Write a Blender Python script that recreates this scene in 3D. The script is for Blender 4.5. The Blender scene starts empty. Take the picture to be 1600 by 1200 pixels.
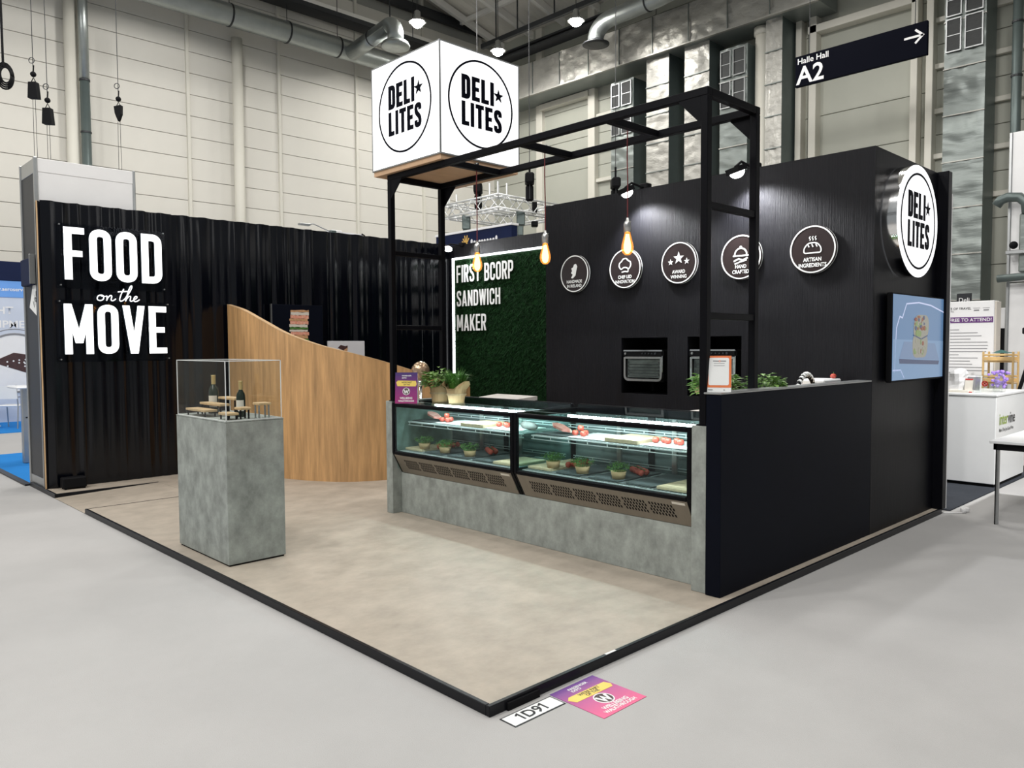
import bpy, math, random
from mathutils import Vector, Matrix
random.seed(7)
PI = math.pi
sc = bpy.context.scene
col = sc.collection

# ---------------------------------------------------------------- camera
F_PX, PITCH, YAW, ROLL = 1216.4, -0.04784, 0.80477, -0.00561
fw = Vector((math.cos(YAW)*math.cos(PITCH), math.sin(YAW)*math.cos(PITCH), math.sin(PITCH)))
rt = fw.cross(Vector((0, 0, 1))).normalized()
up = rt.cross(fw)
cr, sr = math.cos(ROLL), math.sin(ROLL)
rt, up = cr*rt + sr*up, -sr*rt + cr*up
cd = bpy.data.cameras.new('camera')
cd.sensor_width = 36.0
cd.lens = F_PX*36.0/1600.0
cd.clip_end = 200
cam = bpy.data.objects.new('camera', cd)
cam.matrix_world = Matrix(((rt.x, up.x, -fw.x, -2.203), (rt.y, up.y, -fw.y, -2.441), (rt.z, up.z, -fw.z, 1.6), (0, 0, 0, 1)))
col.objects.link(cam)
sc.camera = cam

# ---------------------------------------------------------------- world, lamps, exposure
w = bpy.data.worlds.new('hall_ambient')
sc.world = w
w.use_nodes = True
w.node_tree.nodes['Background'].inputs[0].default_value = (0.93, 0.98, 1.0, 1)
w.node_tree.nodes['Background'].inputs[1].default_value = 0.29
vs = sc.view_settings
vs.view_transform = 'Standard'
vs.look = 'None'
vs.exposure = 0.0
vs.gamma = 1.0
vs.use_curve_mapping = False
sc.cycles.use_denoising = True
sc.cycles.max_bounces = 8
sc.cycles.transparent_max_bounces = 24
sc.cycles.sample_clamp_indirect = 6.0

def hall_lamp_light(x, y, z, power):
    l = bpy.data.lights.new('hall_lamp_light', 'SPOT')
    l.energy = power
    l.color = (1.0, 0.978, 0.945)
    l.spot_size = math.radians(164)
    l.spot_blend = 0.06
    l.shadow_soft_size = 0.35
    o = bpy.data.objects.new('hall_lamp_light', l)
    o.location = (x, y, z)
    col.objects.link(o)

LAMP_Z = 11.0
for (x, y, p) in [(15.03, 16.03, 2300), (11.83, 16.02, 1700), (15.12, 12.81, 2100),
                  (5.4, 15.8, 1800), (-1.0, 15.8, 1700), (8.6, 9.6, 3300), (2.2, 9.6, 3200), (-4.2, 9.6, 4200), (-10.6, 9.6, 4400), (13.4, 6.4, 1700),
                  (8.6, 3.2, 2600), (2.2, 3.2, 2400), (-4.2, 3.2, 4600), (-10.6, 3.2, 6000), (6.8, -1.6, 3000), (2.4, -2.4, 3300), (-4.2, -3.2, 5400), (-10.6, -3.2, 8000)]:  # the two off-grid lamps here are unseen, added to brighten the white counter
    hall_lamp_light(x, y, LAMP_Z - 0.12, p*0.2)

# unseen spot added to brighten the neighbour's white counter
l = bpy.data.lights.new('counter_fill_spot', 'SPOT')
l.energy = 950
l.spot_size = math.radians(62)
l.spot_blend = 0.8
l.shadow_soft_size = 0.12
o = bpy.data.objects.new('counter_fill_spot', l)
o.location = (6.1, -2.3, 4.6)
o.rotation_euler = (Vector((8.0, 0.5, 0.7))-Vector(o.location)).to_track_quat('-Z', 'Y').to_euler()
col.objects.link(o)

# ---------------------------------------------------------------- materials
def mat(name, c, rough=0.6, metal=0.0, spec=0.5, emit=None, es=0.0, n=None, bump=None, coat=0.0, trans=0.0, alpha=1.0):
    """n = (scale, amount, (sx, sy, sz), second colour or None): noise mixed colour; bump = (scale, strength, (sx,sy,sz))"""
    m = bpy.data.materials.new(name)
    m.use_nodes = True
    nt = m.node_tree
    b = nt.nodes['Principled BSDF']
    c = tuple(c) + (1,)
    b.inputs['Base Color'].default_value = c
    b.inputs['Roughness'].default_value = rough
    b.inputs['Metallic'].default_value = metal
    b.inputs['Specular IOR Level'].default_value = spec
    b.inputs['Coat Weight'].default_value = coat
    b.inputs['Transmission Weight'].default_value = trans
    b.inputs['Alpha'].default_value = alpha
    if emit:
        b.inputs['Emission Color'].default_value = tuple(emit) + (1,)
        b.inputs['Emission Strength'].default_value = es
    def noise(scale, st, detail=6):
        tc = nt.nodes.new('ShaderNodeTexCoord')
        mp = nt.nodes.new('ShaderNodeMapping')
        mp.inputs['Scale'].default_value = st
        nz = nt.nodes.new('ShaderNodeTexNoise')
        nz.inputs['Scale'].default_value = scale
        nz.inputs['Detail'].default_value = detail
        nz.inputs['Roughness'].default_value = 0.65
        nt.links.new(tc.outputs['Object'], mp.inputs[0])
        nt.links.new(mp.outputs[0], nz.inputs['Vector'])
        return nz
    if n:
        nz = noise(n[0], n[2])
        rp = nt.nodes.new('ShaderNodeValToRGB')
        rp.color_ramp.elements[0].position = 0.3
        rp.color_ramp.elements[1].position = 0.7
        c2 = n[3] if len(n) > 3 and n[3] else tuple(v*(1-n[1]) for v in c[:3])
        rp.color_ramp.elements[0].color = tuple(c2) + (1,)
        rp.color_ramp.elements[1].color = tuple(min(1, v*(1+n[1]*0.4)) for v in c[:3]) + (1,)
        nt.links.new(nz.outputs[0], rp.inputs[0])
        nt.links.new(rp.outputs[0], b.inputs['Base Color'])
    if bump:
        nz = noise(bump[0], bump[2], 4)
        bp = nt.nodes.new('ShaderNodeBump')
        bp.inputs['Strength'].default_value = bump[1]
        bp.inputs['Distance'].default_value = 0.02
        nt.links.new(nz.outputs[0], bp.inputs['Height'])
        nt.links.new(bp.outputs[0], b.inputs['Normal'])
    return m

def glass(name, tint=(1, 1, 1), ior=1.35, gain=1.0):
    m = bpy.data.materials.new(name)
    m.use_nodes = True
    nt = m.node_tree
    nt.nodes.clear()
    o = nt.nodes.new('ShaderNodeOutputMaterial')
    mx = nt.nodes.new('ShaderNodeMixShader')
    t = nt.nodes.new('ShaderNodeBsdfTransparent')
    t.inputs[0].default_value = tuple(tint) + (1,)
    g = nt.nodes.new('ShaderNodeBsdfGlossy')
    g.inputs['Roughness'].default_value = 0.02
    fr = nt.nodes.new('ShaderNodeFresnel')
    ge = nt.nodes.new('ShaderNodeNewGeometry')
    io = nt.nodes.new('ShaderNodeMapRange')       # the same reflectance on both sides of a thin pane
    io.inputs['To Min'].default_value = ior
    io.inputs['To Max'].default_value = 1.0/ior
    nt.links.new(ge.outputs['Backfacing'], io.inputs['Value'])
    nt.links.new(io.outputs[0], fr.inputs[0])
    mu = nt.nodes.new('ShaderNodeMath')
    mu.operation = 'MULTIPLY'
    mu.inputs[1].default_value = gain
    nt.links.new(fr.outputs[0], mu.inputs[0])
    nt.links.new(mu.outputs[0], mx.inputs[0])
    nt.links.new(t.outputs[0], mx.inputs[1])
    nt.links.new(g.outputs[0], mx.inputs[2])
    nt.links.new(mx.outputs[0], o.inputs[0])
    return m

def amber_glass():
    m = glass('amber_bulb_glass', (1.0, 0.62, 0.25), 1.3, 0.6)
    nt = m.node_tree
    out = [q for q in nt.nodes if q.type == 'OUTPUT_MATERIAL'][0]
    src = out.inputs[0].links[0].from_socket
    em = nt.nodes.new('ShaderNodeEmission')
    em.inputs[0].default_value = (1.0, 0.42, 0.10, 1)
    em.inputs[1].default_value = 0.55
    ad = nt.nodes.new('ShaderNodeAddShader')
    nt.links.new(src, ad.inputs[0])
    nt.links.new(em.outputs[0], ad.inputs[1])
    nt.links.new(ad.outputs[0], out.inputs[0])
    return m

def print_fade(name, axis, v0, v1, c0, c1, c2):
    """a printed colour fade from c0 at v0 to c2 at v1 along an axis of the object's own coordinates"""
    m = mat(name, c0, 0.55)
    nt = m.node_tree
    tc = nt.nodes.new('ShaderNodeTexCoord')
    sp = nt.nodes.new('ShaderNodeSeparateXYZ')
    mr = nt.nodes.new('ShaderNodeMapRange')
    mr.inputs['From Min'].default_value = v0
    mr.inputs['From Max'].default_value = v1
    rp = nt.nodes.new('ShaderNodeValToRGB')
    rp.color_ramp.elements[0].color = tuple(c0) + (1,)
    rp.color_ramp.elements[1].color = tuple(c2) + (1,)
    k = rp.color_ramp.elements.new(0.5)
    k.color = tuple(c1) + (1,)
    nt.links.new(tc.outputs['Object'], sp.inputs[0])
    nt.links.new(sp.outputs[axis], mr.inputs['Value'])
    nt.links.new(mr.outputs[0], rp.inputs[0])
    nt.links.new(rp.outputs[0], nt.nodes['Principled BSDF'].inputs['Base Color'])
    return m

U1 = (1, 1, 1)
M = dict(
    carpet=mat('grey_carpet', (0.455, 0.447, 0.440), 0.95, n=(0.55, 0.10, (1, 1, 1)), bump=(180, 0.25, U1), spec=0.1),
    vinyl=mat('beige_vinyl', (0.42, 0.365, 0.300), 0.55, n=(4.5, 0.20, (1, 1.3, 1)), bump=(60, 0.05, U1)),
    edge=mat('black_edge_trim', (0.006, 0.0065, 0.009), 0.35, spec=0.2, n=(3, 0.3, U1)),
    concrete=mat('concrete_laminate', (0.32, 0.345, 0.32), 0.75, n=(8.5, 0.40, (1, 1, 0.8)), bump=(35, 0.06, U1)),
    oak=mat('oak_veneer', (0.58, 0.335, 0.145), 0.5, n=(5.0, 0.40, (3.0, 3.0, 0.25)), bump=(40, 0.05, (3, 3, 0.1))),
    oakedge=mat('oak_edge', (0.60, 0.40, 0.22), 0.5, n=(8, 0.15, U1)),
    curtain=mat('black_satin', (0.0010, 0.0014, 0.0035), 0.17, spec=0.36, n=(6, 0.3, (6, 6, 0.1))),
    black=mat('black_board', (0.003, 0.0032, 0.0055), 0.45, spec=0.12, n=(2, 0.22, (2, 2, 0.3)), bump=(10, 0.06, (6, 6, 0.25))),
    blackwall=mat('black_painted_wall', (0.0042, 0.0042, 0.0065), 0.55, spec=0.20, n=(2, 0.22, (2, 2, 0.3)), bump=(14, 0.45, (4, 6, 0.10))),
    panelblack=mat('blue_black_panel', (0.0022, 0.0034, 0.0085), 0.55, spec=0.08, n=(2, 0.2, U1)),
    metal=mat('black_steel', (0.0025, 0.0025, 0.004), 0.45, spec=0.10, n=(4, 0.2, U1)),
    matt=mat('matt_black', (0.004, 0.004, 0.005), 0.7, spec=0.15, n=(4, 0.2, U1)),
    alu=mat('aluminium', (0.45, 0.46, 0.46), 0.35, 0.9, n=(5, 0.1, U1)),
    steel=mat('brushed_steel', (0.55, 0.55, 0.54), 0.3, 1.0, n=(5, 0.12, (1, 8, 1))),
    chrome=mat('chrome', (0.8, 0.8, 0.8), 0.12, 1.0, n=(5, 0.05, U1)),
    taupe=mat('taupe_metal', (0.235, 0.205, 0.165), 0.38, 0.35, n=(4, 0.1, (1, 4, 1))),
    white=mat('white_paint', (0.78, 0.775, 0.775), 0.6, n=(2, 0.05, U1)),
    whitegloss=mat('white_gloss', (0.86, 0.87, 0.87), 0.3, n=(2, 0.04, U1)),
    letterw=mat('white_letter', (0.86, 0.87, 0.86), 0.6, n=(8, 0.04, U1)),
    hallwall=mat('hall_wall_sheet', (0.62, 0.60, 0.545), 0.7, n=(0.5, 0.05, U1)),
    halljoint=mat('hall_wall_joint', (0.33, 0.33, 0.30), 0.8, n=(0.5, 0.05, U1)),
    hallright=mat('hall_wall_sheet_shaded', (0.40, 0.405, 0.35), 0.7, n=(0.5, 0.06, U1)),  # greenish tone, darkened in the colour for this wall's weaker light
    hallrib=mat('hall_column_paint', (0.62, 0.60, 0.53), 0.6, n=(0.8, 0.05, U1)),
    roof=mat('roof_sheet', (0.74, 0.71, 0.64), 0.7, n=(0.5, 0.08, U1)),
    roofbeam=mat('roof_beam_paint', (0.85, 0.83, 0.78), 0.6, n=(0.5, 0.08, U1)),
    darksteel=mat('dark_steel', (0.03, 0.032, 0.035), 0.5, 0.3, n=(1, 0.2, U1)),
    galv=mat('galvanised_duct', (0.40, 0.43, 0.42), 0.36, 0.85, n=(2, 0.15, U1), bump=(14, 0.2, (6, 0.3, 0.3))),
    pipe=mat('grey_pipe', (0.115, 0.145, 0.14), 0.42, 0.45, n=(2, 0.15, U1)),
    foil=mat('insulation_foil', (0.42, 0.41, 0.375), 0.40, 0.4, n=(1.2, 0.18, U1), bump=(3.5, 1.0, (1, 1, 1.8))),
    foil2=mat('duct_sheet', (0.22, 0.245, 0.232), 0.38, 0.45, n=(1.2, 0.15, U1), bump=(1.5, 0.7, (0.4, 0.4, 3.2))),
    grille=mat('grille_dark', (0.025, 0.027, 0.027), 0.6, n=(8, 0.3, (1, 1, 8))),
    truss=mat('truss_aluminium', (0.74, 0.75, 0.74), 0.35, 0.4, n=(5, 0.08, U1)),
    navy=mat('navy_print', (0.006, 0.012, 0.045), 0.6, spec=0.15, n=(1, 0.2, U1)),
    blue=mat('blue_carpet', (0.025, 0.22, 0.60), 0.95, n=(1.5, 0.12, U1), spec=0.1),
    bluelight=mat('blue_print', (0.13, 0.32, 0.72), 0.5, n=(1, 0.1, U1)),
    paleprint=mat('pale_blue_print', (0.55, 0.60, 0.70), 0.5, n=(0.8, 0.1, U1)),
    dkcarpet=mat('charcoal_carpet', (0.045, 0.05, 0.06), 0.95, n=(3, 0.2, U1), spec=0.1),
    cream=mat('cream_board', (0.62, 0.57, 0.50), 0.6, n=(2, 0.06, U1)),
    purple=mat('purple_print', (0.12, 0.035, 0.17), 0.5, n=(3, 0.08, U1)),
    magenta=mat('magenta_print', (0.34, 0.03, 0.15), 0.5, n=(3, 0.08, U1)),
    indigo=mat('indigo_print', (0.05, 0.03, 0.16), 0.5, n=(3, 0.08, U1)),
    pink=mat('pink_print', (0.74, 0.13, 0.28), 0.55, n=(3, 0.08, U1)),
    lilac=mat('lilac_print', (0.24, 0.09, 0.30), 0.55, n=(3, 0.08, U1)),
    yellow=mat('yellow_print', (0.83, 0.62, 0.13), 0.55, n=(3, 0.05, U1)),
    orange=mat('orange_print', (0.80, 0.20, 0.06), 0.5, n=(3, 0.06, U1)),
    greenprint=mat('green_print', (0.30, 0.42, 0.04), 0.5, n=(3, 0.06, U1)),
    gold=mat('gold_print', (0.75, 0.45, 0.10), 0.5, n=(3, 0.06, U1)),
    ink=mat('black_ink', (0.012, 0.013, 0.017), 0.5, n=(3, 0.06, U1)),
    greyink=mat('grey_ink', (0.22, 0.22, 0.23), 0.5, n=(3, 0.06, U1)),
    bluink=mat('blue_black_ink', (0.0015, 0.002, 0.006), 0.6, spec=0.04, n=(3, 0.06, U1)),
    badge=mat('smoked_badge', (0.026, 0.018, 0.018), 0.25, n=(3, 0.2, U1)),
    lit=mat('lit_white_acrylic', (0.9, 0.9, 0.9), 0.4, emit=(0.97, 0.98, 1.0), es=1.0, n=(3, 0.02, U1)),
    litletter=mat('lit_letter_face', (0.9, 0.9, 0.9), 0.4, emit=(0.97, 0.98, 1.0), es=1.5, n=(3, 0.02, U1)),
    litside=mat('letter_return', (0.05, 0.07, 0.09), 0.2, n=(3, 0.1, U1)),
    led=mat('led_white', (0.9, 0.9, 0.9), 0.4, emit=(0.93, 0.97, 1.0), es=3.0, n=(3, 0.02, U1)),
    fridgeled=mat('fridge_led', (0.9, 0.9, 0.9), 0.4, emit=(0.80, 0.95, 1.0), es=66.0, n=(3, 0.02, U1)),
    flood=mat('flood_lens', (0.9, 0.9, 0.9), 0.4, emit=(1.0, 0.99, 0.95), es=14.0, n=(3, 0.02, U1)),
    halllamp=mat('hall_lamp_lens', (0.9, 0.9, 0.9), 0.4, emit=(1.0, 0.97, 0.90), es=110.0, n=(3, 0.02, U1)),
    bulb=amber_glass(),
    filament=mat('filament', (0.9, 0.6, 0.3), 0.3, emit=(1.0, 0.72, 0.36), es=9, n=(3, 0.02, U1)),
    redcord=mat('red_fabric_cord', (0.16, 0.022, 0.025), 0.8, n=(60, 0.3, U1)),
    screen=mat('blue_screen_picture', (0.02, 0.02, 0.02), 0.25, emit=(0.20, 0.40, 0.72), es=0.46, n=(2, 0.1, U1)),
    screen2=mat('screen_picture_table', (0.02, 0.02, 0.02), 0.25, emit=(0.28, 0.48, 0.78), es=0.52, n=(2, 0.1, U1)),
    screen3=mat('screen_picture_board', (0.02, 0.02, 0.02), 0.25, emit=(0.22, 0.34, 0.56), es=0.60, n=(2, 0.1, U1)),
    screenline=mat('screen_reflection_line', (0.02, 0.02, 0.02), 0.25, emit=(0.62, 0.68, 0.95), es=0.8, n=(2, 0.05, U1)),
    shelfwire=mat('shelf_wire', (0.70, 0.74, 0.74), 0.3, 0.2, n=(5, 0.05, U1)),
    screendk=mat('screen_picture_shade', (0.02, 0.02, 0.02), 0.25, emit=(0.03, 0.05, 0.12), es=1.0, n=(2, 0.1, U1)),
    screenwrap=mat('screen_picture_wrap', (0.02, 0.02, 0.02), 0.25, emit=(0.38, 0.37, 0.30), es=0.62, n=(30, 0.1, U1)),
    screenred=mat('screen_picture_filling', (0.02, 0.02, 0.02), 0.25, emit=(0.36, 0.10, 0.04), es=0.55, n=(30, 0.1, U1)),
    screengrn=mat('screen_picture_leaf', (0.02, 0.02, 0.02), 0.25, emit=(0.26, 0.38, 0.12), es=0.6, n=(30, 0.1, U1)),
    glass=glass('clear_glass', (0.97, 0.99, 0.985), 1.33, 0.8),
    acrylic=glass('clear_acrylic', (0.965, 0.975, 0.97), 1.33, 0.55),
    smoke=glass('smoked_acrylic', (0.72, 0.74, 0.78), 1.33, 0.4),
    fridgeglass=glass('fridge_glass', (0.90, 0.97, 0.96), 1.3, 0.6),
    acredge=mat('acrylic_edge', (0.80, 0.82, 0.81), 0.3, n=(3, 0.05, U1)),
    bottle=mat('dark_green_bottle', (0.012, 0.022, 0.014), 0.08, n=(3, 0.1, U1)),
    label=mat('paper_label', (0.72, 0.68, 0.60), 0.7, n=(3, 0.1, U1)),
    goldfoil=mat('gold_foil', (0.60, 0.47, 0.22), 0.35, 0.6, n=(3, 0.1, U1)),
    woodlt=mat('light_wood', (0.62, 0.43, 0.23), 0.55, n=(9, 0.25, (1, 6, 1))),
    woodserve=mat('serving_board_wood', (0.66, 0.52, 0.34), 0.6, n=(7, 0.18, (1, 6, 1))),
    ply=mat('plywood_base', (0.56, 0.36, 0.22), 0.5, n=(3, 0.12, (1, 5, 1))),
    whitewood=mat('white_washed_wood', (0.60, 0.565, 0.52), 0.55, n=(4, 0.14, (5, 1, 1))),
    slate=mat('slate_board', (0.065, 0.08, 0.083), 0.6, n=(6, 0.25, U1)),
    tomato=mat('tomato_skin', (0.55, 0.09, 0.06), 0.25, n=(8, 0.2, U1)),
    meat=mat('cured_meat', (0.55, 0.11, 0.08), 0.35, n=(28, 0.3, U1, (0.75, 0.45, 0.38))),
    sausage=mat('cured_sausage', (0.30, 0.23, 0.22), 0.6, n=(20, 0.3, U1)),
    leaf=mat('green_leaf', (0.075, 0.19, 0.035), 0.5, n=(14, 0.4, U1)),
    leaf2=mat('bright_green_leaf', (0.20, 0.36, 0.09), 0.5, n=(14, 0.35, U1)),
    grass=mat('green_grass_leaf', (0.07, 0.22, 0.03), 0.5, n=(14, 0.4, U1)),
    moss=mat('artificial_moss', (0.010, 0.042, 0.012), 0.85, n=(16, 0.75, U1), spec=0.15),
    kraft=mat('kraft_paper', (0.47, 0.31, 0.16), 0.75, n=(6, 0.2, U1)),
    twine=mat('twine', (0.36, 0.26, 0.15), 0.9, n=(20, 0.2, U1)),
    ovenglass=mat('oven_door_glass', (0.03, 0.038, 0.035), 0.12, n=(5, 0.4, (1, 1, 3), (0.10, 0.12, 0.11))),
    greybox=mat('grey_end_panel', (0.012, 0.014, 0.018), 0.45, n=(2, 0.1, U1)),
    fridgein=mat('fridge_lining', (0.42, 0.50, 0.50), 0.35, 0.5, n=(3, 0.15, (1, 1, 6))),
    fridgeback=mat('fridge_back_glass', (0.20, 0.25, 0.25), 0.22, n=(2, 0.4, (1, 1, 8))),
    tan=mat('tan_wood', (0.60, 0.40, 0.17), 0.55, n=(6, 0.2, U1)),
    red=mat('red_print', (0.55, 0.03, 0.03), 0.5, n=(4, 0.1, U1)),
    bread=mat('bread_print', (0.55, 0.30, 0.15), 0.6, n=(40, 0.3, U1)),
    hamprint=mat('ham_print', (0.55, 0.16, 0.10), 0.6, n=(40, 0.4, U1, (0.75, 0.45, 0.33))),
    skyprint=mat('pale_grey_print', (0.60, 0.60, 0.63), 0.6, n=(3, 0.06, U1)),
    brownprint=mat('brown_print', (0.06, 0.025, 0.025), 0.5, n=(12, 0.3, U1)),
    violet=mat('violet_flowers', (0.42, 0.26, 0.80), 0.6, n=(30, 0.4, U1)),
    tealcloth=mat('dark_teal_cloth', (0.03, 0.11, 0.10), 0.8, n=(10, 0.3, U1)),
    stickerfade=print_fade('sticker_fade', 'Y', -.352, -.03, (0.80, 0.13, 0.27), (0.50, 0.10, 0.28), (0.14, 0.06, 0.28)),
    cardfade=print_fade('card_fade', 'Z', .0, .285, (0.34, 0.02, 0.16), (0.20, 0.02, 0.17), (0.035, 0.02, 0.15)),
    copper=mat('copper_globe', (0.60, 0.42, 0.28), 0.15, 0.7, n=(3, 0.25, U1)),
)

# ---------------------------------------------------------------- mesh helpers
class MB:
    def __init__(s):
        s.v, s.f = [], []
    def add(s, vs_, fs_):
        k = len(s.v)
        s.v += [tuple(p) for p in vs_]
        s.f += [tuple(i+k for i in f) for f in fs_]
        return s
    def box(s, x0, y0, z0, x1, y1, z1):
        return s.add([(x0,y0,z0),(x1,y0,z0),(x1,y1,z0),(x0,y1,z0),(x0,y0,z1),(x1,y0,z1),(x1,y1,z1),(x0,y1,z1)],
                     [(3,2,1,0),(4,5,6,7),(0,1,5,4),(1,2,6,5),(2,3,7,6),(3,0,4,7)])
    def bbox(s, x0, y0, z0, x1, y1, z1, b=0.004):
        """box with chamfered edges"""
        X, Y, Z = (x0, x1), (y0, y1), (z0, z1)
        x0, x1, y0, y1, z0, z1 = min(x0, x1), max(x0, x1), min(y0, y1), max(y0, y1), min(z0, z1), max(z0, z1)
        X, Y, Z = (x0, x1), (y0, y1), (z0, z1)
        b = min(b, (x1-x0)*.45, (y1-y0)*.45, (z1-z0)*.45)
        vv = {}
        L = []
        for i in (0, 1):
            for j in (0, 1):
                for k in (0, 1):
                    dx, dy, dz = (b if i == 0 else -b), (b if j == 0 else -b), (b if k == 0 else -b)
                    for ax, p in enumerate(((X[i], Y[j]+dy, Z[k]+dz), (X[i]+dx, Y[j], Z[k]+dz), (X[i]+dx, Y[j]+dy, Z[k]))):
                        vv[(i, j, k, ax)] = len(L); L.append(p)
        fs = []
        for ax in range(3):
            a, c = [q for q in range(3) if q != ax]
            for sgn in (0, 1):
                q = []
                for (p, r) in ((0,0),(1,0),(1,1),(0,1)):
                    key = [0,0,0]; key[ax] = sgn; key[a] = p; key[c] = r
                    q.append(vv[(*key, ax)])
                fs.append(tuple(q))
            for p in (0, 1):
                for r in (0, 1):
                    k0 = [0,0,0]; k1 = [0,0,0]; k0[a] = k1[a] = p; k0[c] = k1[c] = r; k1[ax] = 1
                    fs.append((vv[(*k0, a)], vv[(*k1, a)], vv[(*k1, c)], vv[(*k0, c)]))
        for i in (0, 1):
            for j in (0, 1):
                for k in (0, 1):
                    fs.append(tuple(vv[(i, j, k, ax)] for ax in range(3)))
        return s.add(L, fs)
    def prism(s, poly, h0, h1, tr=lambda p, h: (p[0], p[1], h)):
        n = len(poly)
        vs_ = [tr(p, h0) for p in poly] + [tr(p, h1) for p in poly]
        fs = [tuple(range(n-1, -1, -1)), tuple(range(n, 2*n))] + [(i, (i+1) % n, n+(i+1) % n, n+i) for i in range(n)]
        return s.add(vs_, fs)
    def tube(s, pts, r, n=10, cap=True):
        pts = [Vector(p) for p in pts]
        rr = r if isinstance(r, (list, tuple)) else [r]*len(pts)
        vs_, fs = [], []
        prev = None
        for i, p in enumerate(pts):
            t = (pts[min(i+1, len(pts)-1)] - pts[max(i-1, 0)]).normalized()
            a = prev if prev is not None else (Vector((0, 0, 1)) if abs(t.z) < 0.9 else Vector((1, 0, 0)))
            u = (a - t*a.dot(t)).normalized()
            prev = u
            v = t.cross(u)
            for k in range(n):
                an = 2*PI*k/n
                vs_.append(p + (u*math.cos(an) + v*math.sin(an))*rr[i])
        for i in range(len(pts)-1):
            for k in range(n):
                fs.append((i*n+k, i*n+(k+1) % n, (i+1)*n+(k+1) % n, (i+1)*n+k))
        if cap:
            fs.append(tuple(range(n-1, -1, -1)))
            fs.append(tuple((len(pts)-1)*n+k for k in range(n)))
        return s.add(vs_, fs)
    def lathe(s, prof, c=(0, 0, 0), n=20):
        vs_, fs = [], []
        for (r, z) in prof:
            for k in range(n):
                a = 2*PI*k/n
                vs_.append((c[0]+r*math.cos(a), c[1]+r*math.sin(a), c[2]+z))
        for i in range(len(prof)-1):
            for k in range(n):
                fs.append((i*n+k, i*n+(k+1) % n, (i+1)*n+(k+1) % n, (i+1)*n+k))
        if prof[0][0] > 1e-5: fs.append(tuple(range(n-1, -1, -1)))
        if prof[-1][0] > 1e-5: fs.append(tuple((len(prof)-1)*n+k for k in range(n)))
        return s.add(vs_, fs)
    def ball(s, c, r, n=12, sq=(1, 1, 1)):
        prof = [(math.sin(PI*i/8), -math.cos(PI*i/8)) for i in range(9)]
        vs_, fs = [], []
        for (q, z) in prof:
            for k in range(n):
                a = 2*PI*k/n
                vs_.append((c[0]+r*sq[0]*q*math.cos(a), c[1]+r*sq[1]*q*math.sin(a), c[2]+r*sq[2]*z))
        for i in range(8):
            for k in range(n):
                fs.append((i*n+k, i*n+(k+1) % n, (i+1)*n+(k+1) % n, (i+1)*n+k))
        return s.add(vs_, fs)
    def build(s, name, m, parent=None, smooth=False):
        me = bpy.data.meshes.new(name)
        me.from_pydata(s.v, [], s.f)
        me.update()
        return link(name, me, m, parent, smooth)

def bm_normals(me):
    import bmesh
    bm = bmesh.new()
    bm.from_mesh(me)
    bmesh.ops.recalc_face_normals(bm, faces=bm.faces)
    bm.to_mesh(me)
    bm.free()

WORLD_ROOTS = {}
def link(name, me, m, parent=None, smooth=False):
    bm_normals(me)
    me.materials.clear()
    me.materials.append(M[m] if isinstance(m, str) else m)
    if smooth:
        me.polygons.foreach_set('use_smooth', [True]*len(me.polygons))
    o = bpy.data.objects.new(name, me)
    col.objects.link(o)
    if parent is not None:
        o.parent = parent
        q = parent
        while q is not None:
            if q.name in WORLD_ROOTS:
                if q is parent:
                    o.matrix_parent_inverse = Matrix.Translation(-Vector(WORLD_ROOTS[q.name]))
                break
            q = q.parent
    return o

def tag(o, label=None, cat=None, group=None, kind=None):
    if label: o['label'] = label
    if cat: o['category'] = cat
    if group: o['group'] = group
    if kind: o['kind'] = kind
    return o

def thing(name, label, cat, loc=(0, 0, 0), rz=0.0, group=None, world=False, kind=None):
    """an Empty at a thing's base; world=True: its parts are given in hall coordinates"""
    o = bpy.data.objects.new(name, None)
    o.empty_display_size = 0.05
    o.location = loc
    o.rotation_euler = (0, 0, rz)
    col.objects.link(o)
    if world:
        WORLD_ROOTS[o.name] = loc
    return tag(o, label, cat, group, kind)

def copy_tree(o, loc, rz=None, label=None, group=None, scale=None):
    def cp(a, par):
        c = a.copy()
        col.objects.link(c)
        if par is not None:
            c.parent = par
            c.matrix_parent_inverse = a.matrix_parent_inverse.copy()
        for ch in [q for q in a.children]:
            cp(ch, c)
        return c
    r = cp(o, None)
    r.location = loc
    if rz is not None: r.rotation_euler = (0, 0, rz)
    if scale: r.scale = (scale,)*3 if not isinstance(scale, tuple) else scale
    if label: r['label'] = label
    if group: r['group'] = group
    return r

# plane frames: (origin, right, up, out)
class Fr:
    def __init__(s, o, r, u):
        s.o, s.r, s.u = Vector(o), Vector(r).normalized(), Vector(u).normalized()
        s.n = s.r.cross(s.u)
    def __call__(s, p, h=0.0):
        return s.o + s.r*p[0] + s.u*p[1] + s.n*h
XM = lambda x, y, z: Fr((x, y, z), (0, -1, 0), (0, 0, 1))      # a face looking along -X
YM = lambda x, y, z: Fr((x, y, z), (1, 0, 0), (0, 0, 1))       # a face looking along -Y
ZP = lambda x, y, z, a=0.0: Fr((x, y, z), (math.cos(a), math.sin(a), 0), (-math.sin(a), math.cos(a), 0))

def circle(cx, cy, r, n=40, a0=0, a1=2*PI, ry=None):
    full = abs(a1-a0-2*PI) < 1e-6
    k = n if full else n+1
    return [(cx+r*math.cos(a0+(a1-a0)*i/n), cy+(ry or r)*math.sin(a0+(a1-a0)*i/n)) for i in range(k)]

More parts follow.
